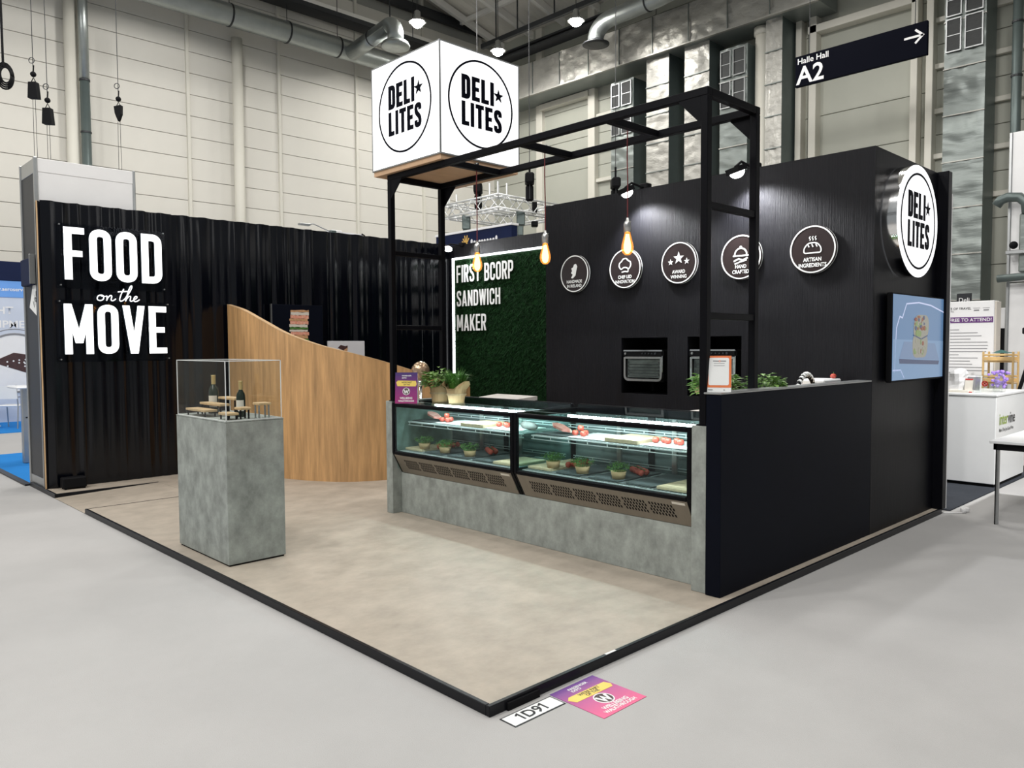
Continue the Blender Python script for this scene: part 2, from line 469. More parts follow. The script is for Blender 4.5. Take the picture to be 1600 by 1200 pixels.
def ring(mb, fr, cx, cy, r0, r1, h0, h1, n=48, a0=0, a1=2*PI):
    full = abs(a1-a0-2*PI) < 1e-6
    k = n if full else n+1
    vs_ = []
    for i in range(k):
        a = a0+(a1-a0)*i/n
        for (r, h) in ((r0, h0), (r1, h0), (r1, h1), (r0, h1)):
            vs_.append(fr((cx+r*math.cos(a), cy+r*math.sin(a)), h))
    fs = []
    for i in range(n):
        j = (i+1) % k
        for q in range(4):
            fs.append((i*4+q, i*4+(q+1) % 4, j*4+(q+1) % 4, j*4+q))
    return mb.add(vs_, fs)

def star(cx, cy, r, r2=None, a=PI/2):
    r2 = r2 or r*0.4
    return [(cx+(r if i % 2 == 0 else r2)*math.cos(a+PI*i/5), cy+(r if i % 2 == 0 else r2)*math.sin(a+PI*i/5)) for i in range(10)]

def rpath(pts, r, closed=False, n=6):
    """polyline with rounded corners"""
    out = []
    k = len(pts)
    for i, p in enumerate(pts):
        if not closed and i in (0, k-1):
            out.append(p); continue
        a, b = Vector(pts[i-1]), Vector(pts[(i+1) % k])
        p = Vector(p)
        da, db = (a-p), (b-p)
        ra = min(r, da.length*0.5, db.length*0.5)
        s0, s1 = p+da.normalized()*ra, p+db.normalized()*ra
        for j in range(n+1):
            t = j/n
            q = s0*(1-t)**2 + p*2*t*(1-t) + s1*t*t
            # push towards a circle-like corner
            out.append((q.x, q.y))
    return out

def stroke(mb, fr, pts, wd, h0, h1, closed=False):
    P = []
    for p in pts:
        q = Vector((p[0], p[1]))
        if not P or (q-P[-1]).length > 1e-4: P.append(q)
    if closed and (P[0]-P[-1]).length < 1e-4: P.pop()
    k = len(P)
    L, R = [], []
    for i in range(k):
        a = P[i-1] if (closed or i > 0) else None
        b = P[(i+1) % k] if (closed or i < k-1) else None
        d1 = (P[i]-a).normalized() if a is not None and (P[i]-a).length > 1e-9 else None
        d2 = (b-P[i]).normalized() if b is not None and (b-P[i]).length > 1e-9 else None
        d1 = d1 or d2
        d2 = d2 or d1
        n1, n2 = Vector((-d1.y, d1.x)), Vector((-d2.y, d2.x))
        m_ = (n1+n2)
        m_ = m_.normalized() if m_.length > 1e-6 else n1
        q = wd/2/max(0.5, m_.dot(n1))
        L.append(P[i]+m_*q); R.append(P[i]-m_*q)
    vs_ = []
    for i in range(k):
        vs_ += [fr(L[i], h0), fr(R[i], h0), fr(R[i], h1), fr(L[i], h1)]
    fs = []
    for i in range(k if closed else k-1):
        j = (i+1) % k
        for q in range(4):
            fs.append((i*4+q, i*4+(q+1) % 4, j*4+(q+1) % 4, j*4+q))
    if not closed:
        fs.append((0, 1, 2, 3)); fs.append(tuple((k-1)*4+q for q in (3, 2, 1, 0)))
    return mb.add(vs_, fs)

def flat(mb, fr, poly, h0, h1):
    return mb.prism(poly, h0, h1, lambda p, h: fr(p, h))

# condensed bold capitals drawn as strokes; unit height
def glyph(ch, w, t, rad=0.06):
    """returns (advance width, [('s', pts, closed) or ('p', poly)])"""
    h = t/2
    def R(x0, y0, x1, y1):
        return ('p', [(x0, y0), (x1, y0), (x1, y1), (x0, y1)])
    def para(xb, xt, tw, y0=0.0, y1=1.0):
        return ('p', [(xb, y0), (xb+tw, y0), (xt+tw, y1), (xt, y1)])
    V = lambda x: R(x, 0, x+t, 1)
    k = w*0.55
    if ch == 'I': return t, [V(0)]
    if ch == 'L': return w*0.88, [V(0), R(0, 0, w*0.88, t*0.9)]
    if ch == 'E': return w*0.9, [V(0), R(0, 0, w*0.9, t*0.9), R(0, 1-t*0.9, w*0.9, 1), R(0, .5-t*.42, w*0.8, .5+t*.42)]
    if ch == 'F': return w*0.9, [V(0), R(0, 1-t*0.9, w*0.9, 1), R(0, .5-t*.42, w*0.8, .5+t*.42)]
    if ch == 'T': return w, [R(0, 1-t*0.9, w, 1), V(w/2-h)]
    if ch == 'H': return w, [V(0), V(w-t), R(0, .5-h, w, .5+h)]
    if ch == 'O': return w, [('s', rpath([(h, h), (w-h, h), (w-h, 1-h), (h, 1-h)], k, True), True)]
    if ch == 'C': return w, [('s', rpath([(w-h, .34), (w-h, h), (h, h), (h, 1-h), (w-h, 1-h), (w-h, .66)], k), False)]
    if ch == 'D': return w, [V(0), ('s', rpath([(h, h), (w-h, h), (w-h, 1-h), (h, 1-h)], k), False)]
    if ch == 'P': return w, [V(0), ('s', rpath([(h, .45), (w-h, .45), (w-h, 1-h), (h, 1-h)], k), False)]
    if ch == 'R': return w, [V(0), ('s', rpath([(h, .48), (w-h, .48), (w-h, 1-h), (h, 1-h)], k), False), para(w-t, w*0.38, t, 0, .5)]
    if ch == 'B': return w, [V(0), ('s', rpath([(h, .52), (w-h*1.1, .52), (w-h*1.1, 1-h), (h, 1-h)], k*.8), False), ('s', rpath([(h, h), (w-h, h), (w-h, .52), (h, .52)], k*.8), False)]
    if ch == 'S': return w, [('s', rpath([(h, .30), (h, h), (w-h, h), (w-h, .40), (h, .62), (h, 1-h), (w-h, 1-h), (w-h, .70)], k*.8), False)]
    if ch == 'A': return w*1.1, [para(0, w*.55-t*.55, t, 0, 1), para(w*1.1-t, w*.55-t*.45, t, 0, 1), R(w*.25, .2, w*.85, .2+t*.75)]
    if ch == 'V': return w*1.1, [para(w*.55-t*.55, 0, t, 0, 1), para(w*.55-t*.45, w*1.1-t, t, 0, 1)]
    if ch == 'M': return w*1.32, [V(0), V(w*1.32-t), para(w*.66-t*.5, 0, t, .22, 1), para(w*.66-t*.5, w*1.32-t, t, .22, 1)]
    if ch == 'N': return w*1.05, [V(0), V(w*1.05-t), para(w*1.05-t, 0, t, 0, 1)]
    if ch == 'W': return w*1.5, [para(w*.3, 0, t*.9), para(w*.3, w*.62, t*.9), para(w*.98, w*.62, t*.9), para(w*.98, w*1.5-t*.9, t*.9)]
    if ch == 'K': return w*1.05, [V(0), para(w*.15, w*1.05-t, t*1.05, .38, 1), para(w*1.05-t, w*.22, t*1.05, 0, .62)]
    return w*0.5, []

def word(s_, w, t, gap):
    x, out = 0.0, []
    for ch in s_:
        a, g = glyph(ch, w, t)
        out.append((ch, x, a, g))
        x += a+gap
    return x-gap, out

def put_word(s_, fr, x0, y0, width, height, h0, h1, w=0.44, t=0.165, gap=0.075, each=None, mb=None):
    """draw a word in a frame; one MB per letter when each(name, mb) is given"""
    tot, gl = word(s_, w, t, gap)
    sx = width/tot
    for ch, x, a, gs in gl:
        m_ = MB() if each else mb
        sub = Fr(fr((x0+x*sx, y0)), fr.r, fr.u)
        class S:
            n = fr.n
            def __call__(q, p, h=0.0):
                return sub.o + sub.r*(p[0]*sx) + sub.u*(p[1]*height) + sub.n*h
        S_ = S()
        for k, g in enumerate(gs):                     # pieces that overlap never share a plane
            e = 0.0004*k
            if g[0] == 'p': flat(m_, S_, g[1], h0-e, h1+e)
            else: stroke(m_, S_, g[1], t, h0-e, h1+e, g[2])
        if each and gs: each(ch, m_)

def text_mesh(s_, fr, x, y, size, h=0.0008, bold=0.0, sx=1.0, align='LEFT', ext=0.0):
    cu = bpy.data.curves.new('lettering', 'FONT')
    cu.body = s_
    cu.size = size
    cu.align_x = align
    cu.offset = bold*size
    cu.extrude = ext
    cu.resolution_u = 3
    o = bpy.data.objects.new('lettering_source', cu)
    me = bpy.data.meshes.new_from_object(o)
    bpy.data.objects.remove(o)
    bpy.data.curves.remove(cu)
    me.name = 'lettering'
    for v in me.vertices:
        c = v.co
        v.co = fr((x+c.x*sx, y+c.y), h+c.z)
    return me

def text(s_, fr, x, y, size, m, parent, name='lettering', **k):
    return link(name, text_mesh(s_, fr, x, y, size, **k), m, parent)

# ================================================================ SETTING
ZP0 = 0.045
tag(MB().box(-16, -16, -0.2, 19.0, 20.4, 0.0).build('floor', 'carpet'), 'pale grey carpeted hall floor', kind='structure')

# ---- hall wall running behind the curtain (faces -Y), sheets between ribs
YW, XW = 20.0, 18.5
wl = tag(MB().box(-9, YW, 0, XW+0.4, YW+0.3, 14.6).build('wall_left', 'halljoint'), 'pale sheet clad hall wall behind the curtain', kind='structure')
bays = [-7.2, -4.4, -1.6, 1.17, 3.94, 6.70, 9.48, 12.24, 15.0, 17.75, 18.5]
cache = {}
for i in range(len(bays)-1):
    x0, x1 = bays[i]+0.02, bays[i+1]-0.02
    wd = round(x1-x0, 2)
    for k in range(4, 21):
        z0 = 0.44+0.5955*k
        if wd not in cache:
            o = MB().bbox(0, -0.05, 0, wd, 0.0, 0.5835, 0.008).build('wall_panel', 'hallwall', wl)
            cache[wd] = o.data
        else:
            o = bpy.data.objects.new('wall_panel', cache[wd]); col.objects.link(o); o.parent = wl
        o.location = (x0, YW, z0)
for x in bays[1:-1]:
    MB().bbox(x-0.045, YW-0.13, 0, x+0.045, YW, 14.0, 0.01).build('column', 'hallrib', wl)
for x in (8.08, 3.7):
    MB().tube([(x, YW-0.28, 0), (x, YW-0.28, 10.6)], 0.15, 20).build('round_column', 'hallrib', wl, True)

# ---- hall wall behind the storage cabin (faces -X)
wr = tag(MB().box(XW, -14, 0, XW+0.3, YW+0.3, 14.6).build('wall_back', 'halljoint'), 'hall wall behind the stand, greenish colour darkened for shade', kind='structure')
ybays = [20.0, 17.4, 14.85, 12.4, 10.0, 7.4, 4.55, 2.0, -0.8, -3.6]
cache = {}
for i in range(len(ybays)-1):
    y1, y0 = ybays[i]-0.02, ybays[i+1]+0.02
    wd = round(y1-y0, 2)
    for k in range(2, 12):
        z0 = 0.24+1.07*k
        if wd not in cache:
            o = MB().bbox(-0.05, 0, 0, 0, wd, 1.055, 0.008).build('wall_panel', 'hallright', wr)
            cache[wd] = o.data
        else:
            o = bpy.data.objects.new('wall_panel', cache[wd]); col.objects.link(o); o.parent = wr
        o.location = (XW, y0, z0)
for (y, d, ww) in ((17.4, .2, .3), (14.9, .25, .30), (7.55, .35, .16), (7.16, .35, .2), (4.62, .35, .16), (4.27, .35, .16), (1.95, .25, .2), (-0.8, .25, .2)):
    MB().bbox(XW-d, y-ww/2, 0, XW, y+ww/2, 13.0, 0.01).build('column', 'hallrib', wr)
for (ya, yb) in ((14.75, 12.4), (4.2, 2.0), (2.0, -0.8), (-0.8, -3.6)):
    for z in (5.05, 6.12, 7.19, 8.25, 9.34):
        MB().bbox(XW-0.18, yb, z-0.06, XW-0.05, ya, z+0.06, 0.01).build('rail', 'hallrib', wr)
MB().bbox(XW-0.35, 7.3, 9.85, XW, 4.6, 10.05, 0.01).build('rail', 'hallrib', wr)
MB().bbox(XW-0.3, 17.3, 10.05, XW, 15.0, 10.25, 0.01).build('rail', 'hallrib', wr)

# ---- roof: ribbed sheet sloping down to the wall, purlins and rafters
RS = -0.25
rz = lambda x: 13.05 + RS*(x-17.45)
ceil = MB()
nrib = 110
pv = []
for i in range(nrib+1):
    y = 2.0 + 18.3*i/nrib
    zo = 0.05 if (i//2) % 2 == 0 else 0.0
    pv.append((y, zo))
vs_, fs_ = [], []
for (y, zo) in pv:
    vs_ += [(-9, y, rz(-9)+0.25+zo), (XW+0.4, y, rz(XW+.4)+0.25+zo)]
for i in range(nrib):
    fs_.append((2*i, 2*i+1, 2*i+3, 2*i+2))
ceil.add(vs_, fs_)
ceil.add([(-9, -14, rz(-9)+.25), (XW+.4, -14, rz(XW+.4)+.25), (XW+.4, 2, rz(XW+.4)+.25), (-9, 2, rz(-9)+.25)], [(0, 1, 2, 3)])
ce = tag(ceil.build('ceiling', 'roof'), 'ribbed grey hall roof', kind='structure')
for k in range(12):
    y = 19.4-1.55*k
    b = MB()
    vs_ = []
    for x in (6.0, XW):
        for (dy, dz) in ((-.07, 0), (.07, 0), (.07, .24), (-.07, .24)):
            vs_.append((x, y+dy, rz(x)+dz))
    b.add(vs_, [(0, 1, 2, 3), (7, 6, 5, 4), (0, 4, 5, 1), (1, 5, 6, 2), (2, 6, 7, 3), (3, 7, 4, 0)])
    b.build('rafter', 'roofbeam', ce)
for x in (9.0, 10.9, 12.8, 14.7, 16.6):
    MB().box(x-.06, 3, rz(x)+.06, x+.06, 20, rz(x)+.22).build('purlin', 'roofbeam', ce)
MB().box(9, YW-0.32, 13.2, XW, YW-0.15, 13.5).build('edge_beam', 'darksteel', ce)

# ================================================================ HALL SERVICES
# spiral duct along the left wall
d = thing('spiral_duct', 'long shiny round ventilation duct running along the pale hall wall', 'duct', (4.2, 19.0, 10.9), world=True)
n = 260
prof = []
for i in range(n+1):
    x = 3.8+14.4*i/n
    prof.append((x, 0.300+(0.007 if i % 2 else 0.0)))
MB().tube([(x, 19.0, 10.9) for x, r in prof], [r for x, r in prof], 24).build('duct_pipe', 'galv', d, True)
for x in (4.6, 7.55, 9.3, 11.0, 13.9):
    ring(MB(), Fr((x, 19.0, 10.9), (0, 1, 0), (0, 0, 1)), 0, 0, 0.30, 0.318, -0.025, 0.025, 28).build('clamp_ring', 'darksteel', d)
    MB().tube([(x, 19.0, 11.2), (x, 19.0, 14.5)], 0.012, 6).build('hanger_rod', 'darksteel', d)
el = []
pts = [(11.35, 18.75, 10.75), (11.35, 16.75, 10.98)]
for i in range(9):
    a = PI/2*i/8
    pts.append((11.35, 16.75-0.32*math.sin(a), 10.98-0.32*(1-math.cos(a))))
pts.append((11.35, 16.43, 10.45))
d = thing('branch_duct', 'short round duct branching off the long duct and bending down above the lightbox', 'duct', (11.35, 16.4, 10.4), world=True)
MB().tube(pts, 0.235, 22).build('duct_pipe', 'galv', d, True)
MB().lathe([(0.24, 0), (0.36, -0.05), (0.42, -0.14), (0.40, -0.2), (0.1, -0.2)], (11.35, 16.43, 10.47), 24).build('diffuser', 'galv', d, True)
ring(MB(), Fr((11.35, 17.6, 10.885), (1, 0, 0), (0, 0, 1)), 0, 0, 0.235, 0.25, -0.02, 0.02, 24).build('clamp_ring', 'darksteel', d)
MB().tube([(11.35, 16.7, 11.2), (11.35, 16.7, 14.2)], 0.02, 6).build('hanger_rod', 'darksteel', d)
# cable tray above the long duct
t = thing('cable_tray', 'dark cable tray above the long spiral duct', 'cable tray', (4, 18.5, 11.6), world=True)
MB().box(3.5, 18.55, 11.62, 16.4, 18.75, 11.66).build('tray_bed', 'darksteel', t)
for y in (18.55, 18.75):
    MB().box(3.5, y-.02, 11.62, 16.4, y+.02, 11.76).build('side_rail', 'darksteel', t)
t = thing('roof_girder', 'pale steel girder below the roof beside the long spiral duct', 'girder', (7, 19.6, 12.1), world=True)
MB().bbox(6.0, 19.5, 12.0, 17.8, 19.85, 12.35).build('girder_web', 'roofbeam', t)
MB().bbox(6.0, 19.4, 11.96, 17.8, 19.85, 12.0).build('flange', 'darksteel', t)
# tray parallel to the back wall
t = thing('lighting_track', 'dark lighting track hanging below the sloping roof', 'track', (15, 12, 11.3), world=True)
MB().bbox(15.42, 8.5, 11.52, 15.54, 17.3, 11.67).build('track_beam', 'darksteel', t)
for y in (9.2, 10.8, 12.4, 14.0, 15.6, 16.6):
    MB().tube([(15.48, y, 11.6), (15.48, y, rz(15.48)+.1)], 0.025, 6).build('hanger_rod', 'darksteel', t)
t = thing('upper_cable_tray', 'dark double cable tray above the foil wrapped duct', 'cable tray', (17.0, 12, 11.5), world=True)
for (z, x) in ((11.62, 17.0), (11.86, 17.2)):
    MB().bbox(x-.25, 8.2, z, x+.25, 18.2, z+.07).build('tray_bed', 'darksteel', t)

# vertical pipe in front of the pale wall
t = thing('vertical_pipe', 'grey green vertical pipe fixed to the pale hall wall', 'pipe', (3.94, 19.5, 0), world=True)
MB().tube([(3.94, 19.5, 0), (3.94, 19.5, 8.4)], 0.115, 18).build('pipe_run', 'pipe', t, True)
MB().tube([(3.94, 19.5, 8.4), (3.94, 19.5, 11.6)], 0.115, 18).build('pipe_run', 'galv', t, True)
for z in (8.4, 7.1, 5.95, 4.6):
    MB().tube([(3.94, 19.5, z-.02), (3.94, 19.5, z+.02)], 0.128, 18).build('pipe_collar', 'darksteel', t)

# foil wrapped ducts on the back wall
t = thing('foil_wrapped_duct', 'big rectangular duct wrapped in crinkled silver foil below the roof', 'duct', (17.3, 12, 10.3), world=True)
m_ = MB()
NY, NZ = 110, 12
vs_, fs_ = [], []
for i in range(NY+1):
    for j in range(NZ+1):
        vs_.append((17.25+random.uniform(-.035, .035), 6.6+11.8*i/NY, 10.28+1.1*j/NZ))
for i in range(NY):
    for j in range(NZ):
        a = i*(NZ+1)+j
        fs_.append((a, a+NZ+1, a+NZ+2, a+1))
m_.add(vs_, fs_)
m_.build('foil_face', 'foil', t, True)
MB().box(17.29, 6.6, 10.27, 18.35, 18.4, 11.38).build('duct_body', 'foil2', t)
MB().box(17.2, 6.6, 10.25, 17.3, 18.4, 10.29).build('edge_strip', 'foil', t)
for y in [7.9+1.25*k for k in range(8)]:
    MB().box(17.205, y-.012, 10.29, 17.235, y+.012, 11.36).build('seam', 'foil2', t)

def foil_column(y0, y1, z1, label, mname='foil', nseam=9):
    t = thing('duct_riser', label, 'duct', (17.6, (y0+y1)/2, 0), group='duct risers on the back wall', world=True)
    NYc, NZc = 8, 120
    m_ = MB()
    vs_, fs_ = [], []
    for i in range(NYc+1):
        for j in range(NZc+1):
            jit = 0.0 if i in (0, NYc) else random.uniform(-.03, .03)
            vs_.append((17.5+jit, y0+(y1-y0)*i/NYc, z1*j/NZc))
    for i in range(NYc):
        for j in range(NZc):
            a = i*(NZc+1)+j
            fs_.append((a, a+NZc+1, a+NZc+2, a+1))
    m_.add(vs_, fs_)
    m_.build('duct_face', mname, t, True)
    MB().box(17.53, y0+.005, 0, 18.3, y1-.005, z1).build('duct_body', 'pipe', t)
    for k in range(nseam):
        z = 2.6+(z1-2.6)*k/nseam
        MB().box(17.465, y0-.01, z-.012, 17.52, y1+.01, z+.012).build('seam', 'foil2' if mname == 'foil' else 'foil', t)
    return t
foil_column(11.25, 12.06, 10.28, 'foil wrapped duct riser next to the louvred riser nearest the hall corner')
foil_column(9.88, 10.70, 10.28, 'foil wrapped duct riser seen above the steel frame corner')
foil_column(7.68, 8.15, 10.28, 'narrow foil wrapped duct riser between the round column and the hanging hall sign')
def grille_riser(y0, y1, zt, rows, label):
    t = foil_column(y0, y1, zt, label, 'foil2', 8)
    w_ = (y1-y0)
    for (za, zb) in rows:
        for (a, b) in ((0.08, 0.40), (0.54, 0.92)):
            ya, yb = y1-w_*b, y1-w_*a
            g = MB().box(17.45, ya, za, 17.49, yb, zb).build('grille', 'grille', t)
            fr_ = MB()
            for (p0, p1, q0, q1) in ((ya-.025, ya, za-.025, zb+.025), (yb, yb+.025, za-.025, zb+.025), (ya, yb, za-.025, za), (ya, yb, zb, zb+.025)):
                fr_.box(17.43, p0, q0, 17.49, p1, q1)
            fr_.box(17.44, ya, (za+zb)/2-.008, 17.47, yb, (za+zb)/2+.008)
            fr_.build('grille_frame', 'alu', g)
grille_riser(12.55, 13.43, 9.9, ((9.12, 9.8), (8.25, 8.93)), 'duct riser with four dark grilles seen through the steel frame')
grille_riser(8.68, 9.53, 9.86, ((9.08, 9.76), (8.24, 8.92)), 'duct riser with four dark grilles beside the round column')
grille_riser(2.90, 3.74, 11.0, ((8.23, 8.92), (9.02, 9.70), (9.8, 10.5)), 'tall duct riser with dark grilles past the hanging hall sign')
t = thing('round_column', 'pale round steel column beside the grille riser', 'column', (17.8, 8.34, 0), world=True)
MB().tube([(17.8, 8.4, 0), (17.8, 8.4, 10.25)], 0.19, 24).build('column_shaft', 'hallrib', t, True)
MB().tube([(17.8, 8.4, 10.05), (17.8, 8.4, 10.25)], 0.23, 24).build('column_head', 'hallrib', t, True)
t = thing('drain_pipe', 'grey drain pipe with collars at the far end of the back wall', 'pipe', (17.7, 2.3, 0), world=True)
MB().tube([(17.6, 2.32, 0), (17.6, 2.32, 12.6)], 0.10, 16).build('pipe_run', 'pipe', t, True)
for z in (8.55, 7.4, 6.1, 9.9):
    MB().tube([(17.6, 2.32, z-.02), (17.6, 2.32, z+.02)], 0.115, 16).build('pipe_collar', 'darksteel', t)

# bent round duct with an open flared end
pts = [(16.0, 9.6, 11.3), (16.0, 10.6, 11.2), (16.0, 12.2, 11.16)]
for i in range(1, 9):
    a = PI/2*i/8
    pts.append((16.0, 12.2+.6*math.sin(a), 11.16-.42*(1-math.cos(a))))
pts.append((16.0, 12.8, 10.62))
d = thing('bent_duct', 'round duct with flared open end hanging before the foil wrapped duct', 'duct', (16, 12.8, 10.5), world=True)
MB().tube(pts, 0.24, 22, False).build('duct_pipe', 'galv', d, True)
MB().lathe([(0.24, 0.1), (0.25, 0.03), (0.40, 0.0), (0.40, -0.03), (0.22, -0.03)], (16.0, 12.8, 10.58), 24).build('flare', 'darksteel', d, True)
for (y, z) in ((10.9, 11.19), (9.8, 11.28)):
    ring(MB(), Fr((16, y, z), (1, 0, 0), (0, 0, 1)), 0, 0, .24, .255, -.02, .02, 24).build('clamp_ring', 'darksteel', d)
    MB().tube([(16, y, z+.24), (16, y, rz(16)+.1)], 0.014, 6).build('hanger_rod', 'darksteel', d)
d = thing('large_duct', 'big grey round duct end dropping in front of the foil wrapped duct', 'duct', (16.6, 9.4, 11.3), world=True)
MB().tube([(15.3, 8.9, 12.3), (15.9, 8.9, 12.0), (16.5, 8.9, 11.6)], 0.30, 22).build('duct_pipe', 'galv', d, True)
ring(MB(), Fr((16.2, 8.9, 11.8), (0, 1, 0), (.5, 0, .8)), 0, 0, .30, .33, -.05, .05, 24).build('clamp_ring', 'darksteel', d)

# three visible high bay lamps
def bay_lamp(x, y, label):
    t = thing('high_bay_lamp', label, 'lamp', (x, y, LAMP_Z), group='high bay lamps under the roof')
    MB().lathe([(0.05, .34), (0.09, .3), (0.1, .14), (0.25, 0.02), (0.26, 0.0), (0.23, 0.0), (0.09, .12)], (0, 0, 0), 20).build('shade', 'alu', t, True)
    MB().ball((0, 0, -0.02), 0.17, 14, (1, 1, .75)).build('lens', 'halllamp', t, True)
    MB().tube([(0, 0, .34), (0, 0, rz(x)+.2-LAMP_Z)], 0.012, 6).build('hanger_rod', 'darksteel', t)
bay_lamp(11.83, 16.02, 'glowing high bay lamp above the lightbox beside the branch duct')
bay_lamp(15.03, 16.03, 'glowing high bay lamp just above the edge of the lightbox')
bay_lamp(15.12, 12.81, 'glowing high bay lamp beside the flared duct end')

# hanging hall sign
s = thing('hanging_sign', 'long black hanging sign reading Halle Hall A2 with white arrow', 'sign', (15.5, 4.9, 7.63), world=True)
MB().bbox(15.5, 3.44, 7.63, 15.58, 6.32, 8.335, 0.01).build('sign_board', 'bluink', s)
fr = XM(15.5, 6.32, 7.63)
text('Halle Hall', fr, 0.05, 0.515, 0.19, 'white', s, h=0.004, bold=0.01)
text('A2', fr, 0.04, 0.06, 0.56, 'white', s, h=0.004, bold=0.018)
m_ = MB()
stroke(m_, fr, [(2.42, 0.43), (2.80, 0.43)], 0.045, 0.001, 0.005)
stroke(m_, fr, [(2.64, 0.57), (2.79, 0.43), (2.64, 0.29)], 0.045, 0.001, 0.005)
m_.build('arrow', 'white', s)
for y in (3.7, 6.0):
    MB().tube([(15.54, y, 8.33), (15.54, y, rz(15.5)+.2)], 0.008, 6).build('hanger_wire', 'darksteel', s)

# rigging weights hanging on wires
def weight(x, y, z, label, kind=0):
    t = thing('rigging_weight', label, 'rigging weight', (x, y, z), rz=-0.8, group='rigging weights on wires')
    if kind == 0:
        MB().prism([(-.075, 0), (.085, -.01), (.06, .25), (-.06, .25)], -.05, .05, lambda p, h: (p[0], h, p[1])).build('weight_bag', 'matt', t)
    else:
        MB().prism([(.0, 0), (.05, .12), (.055, .27), (-.065, .25), (-.05, .13)], -.04, .04, lambda p, h: (p[0], h, p[1])).build('weight_bag', 'matt', t)
    MB().tube([(-.04, 0, .25), (0, 0, .33), (.04, 0, .25)], .008, 6).build('strap', 'matt', t)
    MB().ball((0, 0, .38), .045, 10).build('hook', 'matt', t, True)
    MB().tube([(0, 0, .40), (.01, 0, .52)], .012, 6).build('swivel', 'matt', t)
    ring(MB(), Fr((-.02, 0, .60), (1, 0, 0), (0, 0, 1)), 0, 0, .04, .05, -.004, .004, 20).build('wire_loop', 'darksteel', t)
    MB().tube([(0, 0, .5), (0, 0, 7.0)], .006, 5).build('wire', 'darksteel', t)
    for dx in (-.02, .02):
        MB().tube([(dx, 0, 0), (dx*1.6, 0, -2.6)], .004, 5).build('tail_wire', 'darksteel', t)
weight(1.09, 12, 5.62, 'black rigging weight hanging beside the coiled cable, tilted')
weight(1.28, 12, 5.25, 'black rigging weight hanging lowest above the white partition')
weight(2.36, 12, 5.5, 'slim pointed black rigging weight hanging past the vertical pipe', 1)
t = thing('coiled_cable', 'coil of black cable hanging on a cable at the picture edge', 'cable', (0.68, 12, 5.75))
m_ = MB()
for k in range(4):
    a = .09+.02*k
    m_.tube([(a*.8*math.cos(q)+.03, .02*k, .15+a*1.35*math.sin(q)) for q in [2*PI*i/20 for i in range(21)]], .014, 6)
m_.build('cable_loops', 'matt', t, True)
MB().tube([(0, 0, .28), (-.02, 0, 6.5)], .018, 6).build('cable_drop', 'matt', t)

# aluminium truss ring with hoists
tr = thing('lighting_truss', 'silver square lighting truss hanging behind the navy wall', 'truss', (11, 11.8, 4.8), world=True)
TX0, TX1, TY0, TY1, TZ0, TZ1 = 10.0, 12.3, 10.67, 12.75, 4.78, 5.08
def truss(p, q, wv):
    p, q, wv = Vector(p), Vector(q), Vector(wv)
    for (a, z) in ((0, 0), (1, 0), (0, 1), (1, 1)):
        off = wv*(0.28*a)+Vector((0, 0, .3*z))
        MB().tube([p+off, q+off], .023, 7).build('chord', 'truss', tr, True)
    L = (q-p).length
    nn = int(L/.27)
    br = MB()
    for i in range(nn):
        a, b = p+(q-p)*(i/nn), p+(q-p)*((i+1)/nn)
        for off in (Vector((0, 0, 0)), wv*.28):
            br.tube([a+off+Vector((0, 0, .3*(i % 2))), b+off+Vector((0, 0, .3*((i+1) % 2)))], .013, 5)
        for zz in (0, .3):
            br.tube([a+wv*(.28*(i % 2))+Vector((0, 0, zz)), b+wv*(.28*((i+1) % 2))+Vector((0, 0, zz))], .010, 5)
    br.build('lacing', 'truss', tr, True)
truss((TX0, TY0, TZ0), (TX0, TY1, TZ0), (1, 0, 0))
truss((TX0, TY0, TZ0), (TX1, TY0, TZ0), (0, 1, 0))
truss((TX1, TY0, TZ0), (TX1, TY1, TZ0), (-1, 0, 0))
truss((TX0, TY1, TZ0), (TX1, TY1, TZ0), (0, -1, 0))
for (x, y) in ((TX0, TY0), (TX0, TY1-.28)):
    for (a, b) in ((0, 0), (.28, 0), (0, .28), (.28, .28)):
        MB().tube([(x+a, y+b, TZ1), (x+a, y+b, TZ1+.28)], .022, 6).build('upright', 'truss', tr)
def hoist(x, y, z, label):
    t = thing('chain_hoist', label, 'hoist', (x, y, z), rz=.8, group='chain hoists above the truss')
    t.scale = (1.3, 1.3, 1.2)
    MB().bbox(-.16, -.08, .0, .16, .08, .2, .03).build('hoist_body', 'matt', t)
    MB().bbox(.02, -.07, -.3, .14, .07, .0, .03).build('chain_bag', 'matt', t)
    MB().tube([(0, 0, .2), (0, 0, .42)], .02, 6).build('hook', 'matt', t)
    MB().tube([(0, 0, .42), (0, 0, 8)], .007, 5).build('chain', 'darksteel', t)
    MB().tube([(-.06, 0, 0), (-.06, 0, -.28)], .006, 5).build('load_chain', 'darksteel', t)
hoist(10.35, 11.75, 5.28, 'black chain hoist hanging over the pendant bulb nearest the oak partition')
hoist(10.5, 10.15, 5.28, 'black chain hoist hanging over the middle of the truss')
hoist(12.6, 9.35, 5.35, 'black chain hoist half hidden behind the storage cabin top edge')
def truss_speaker(x, y, label):
    t = thing('stage_light', label, 'stage light', (x, y, TZ0-.26), rz=.8, group='grey lamps under the truss')
    MB().bbox(-.11, -.1, -.05, .11, .1, .3, .02).build('lamp_body', 'pipe', t)
    MB().bbox(-.16, -.06, -.3, .04, .08, -.07, .02).build('lamp_head', 'pipe', t)
truss_speaker(10.36, 12.2, 'grey stage light under the truss near the frame gusset')
truss_speaker(10.9, 10.85, 'grey stage light under the truss near the middle pendant cord')
t = thing('moving_light', 'small black moving light clamped on the truss near the cabin corner', 'stage light', (11.3, 10.78, TZ0+.12), rz=.8)
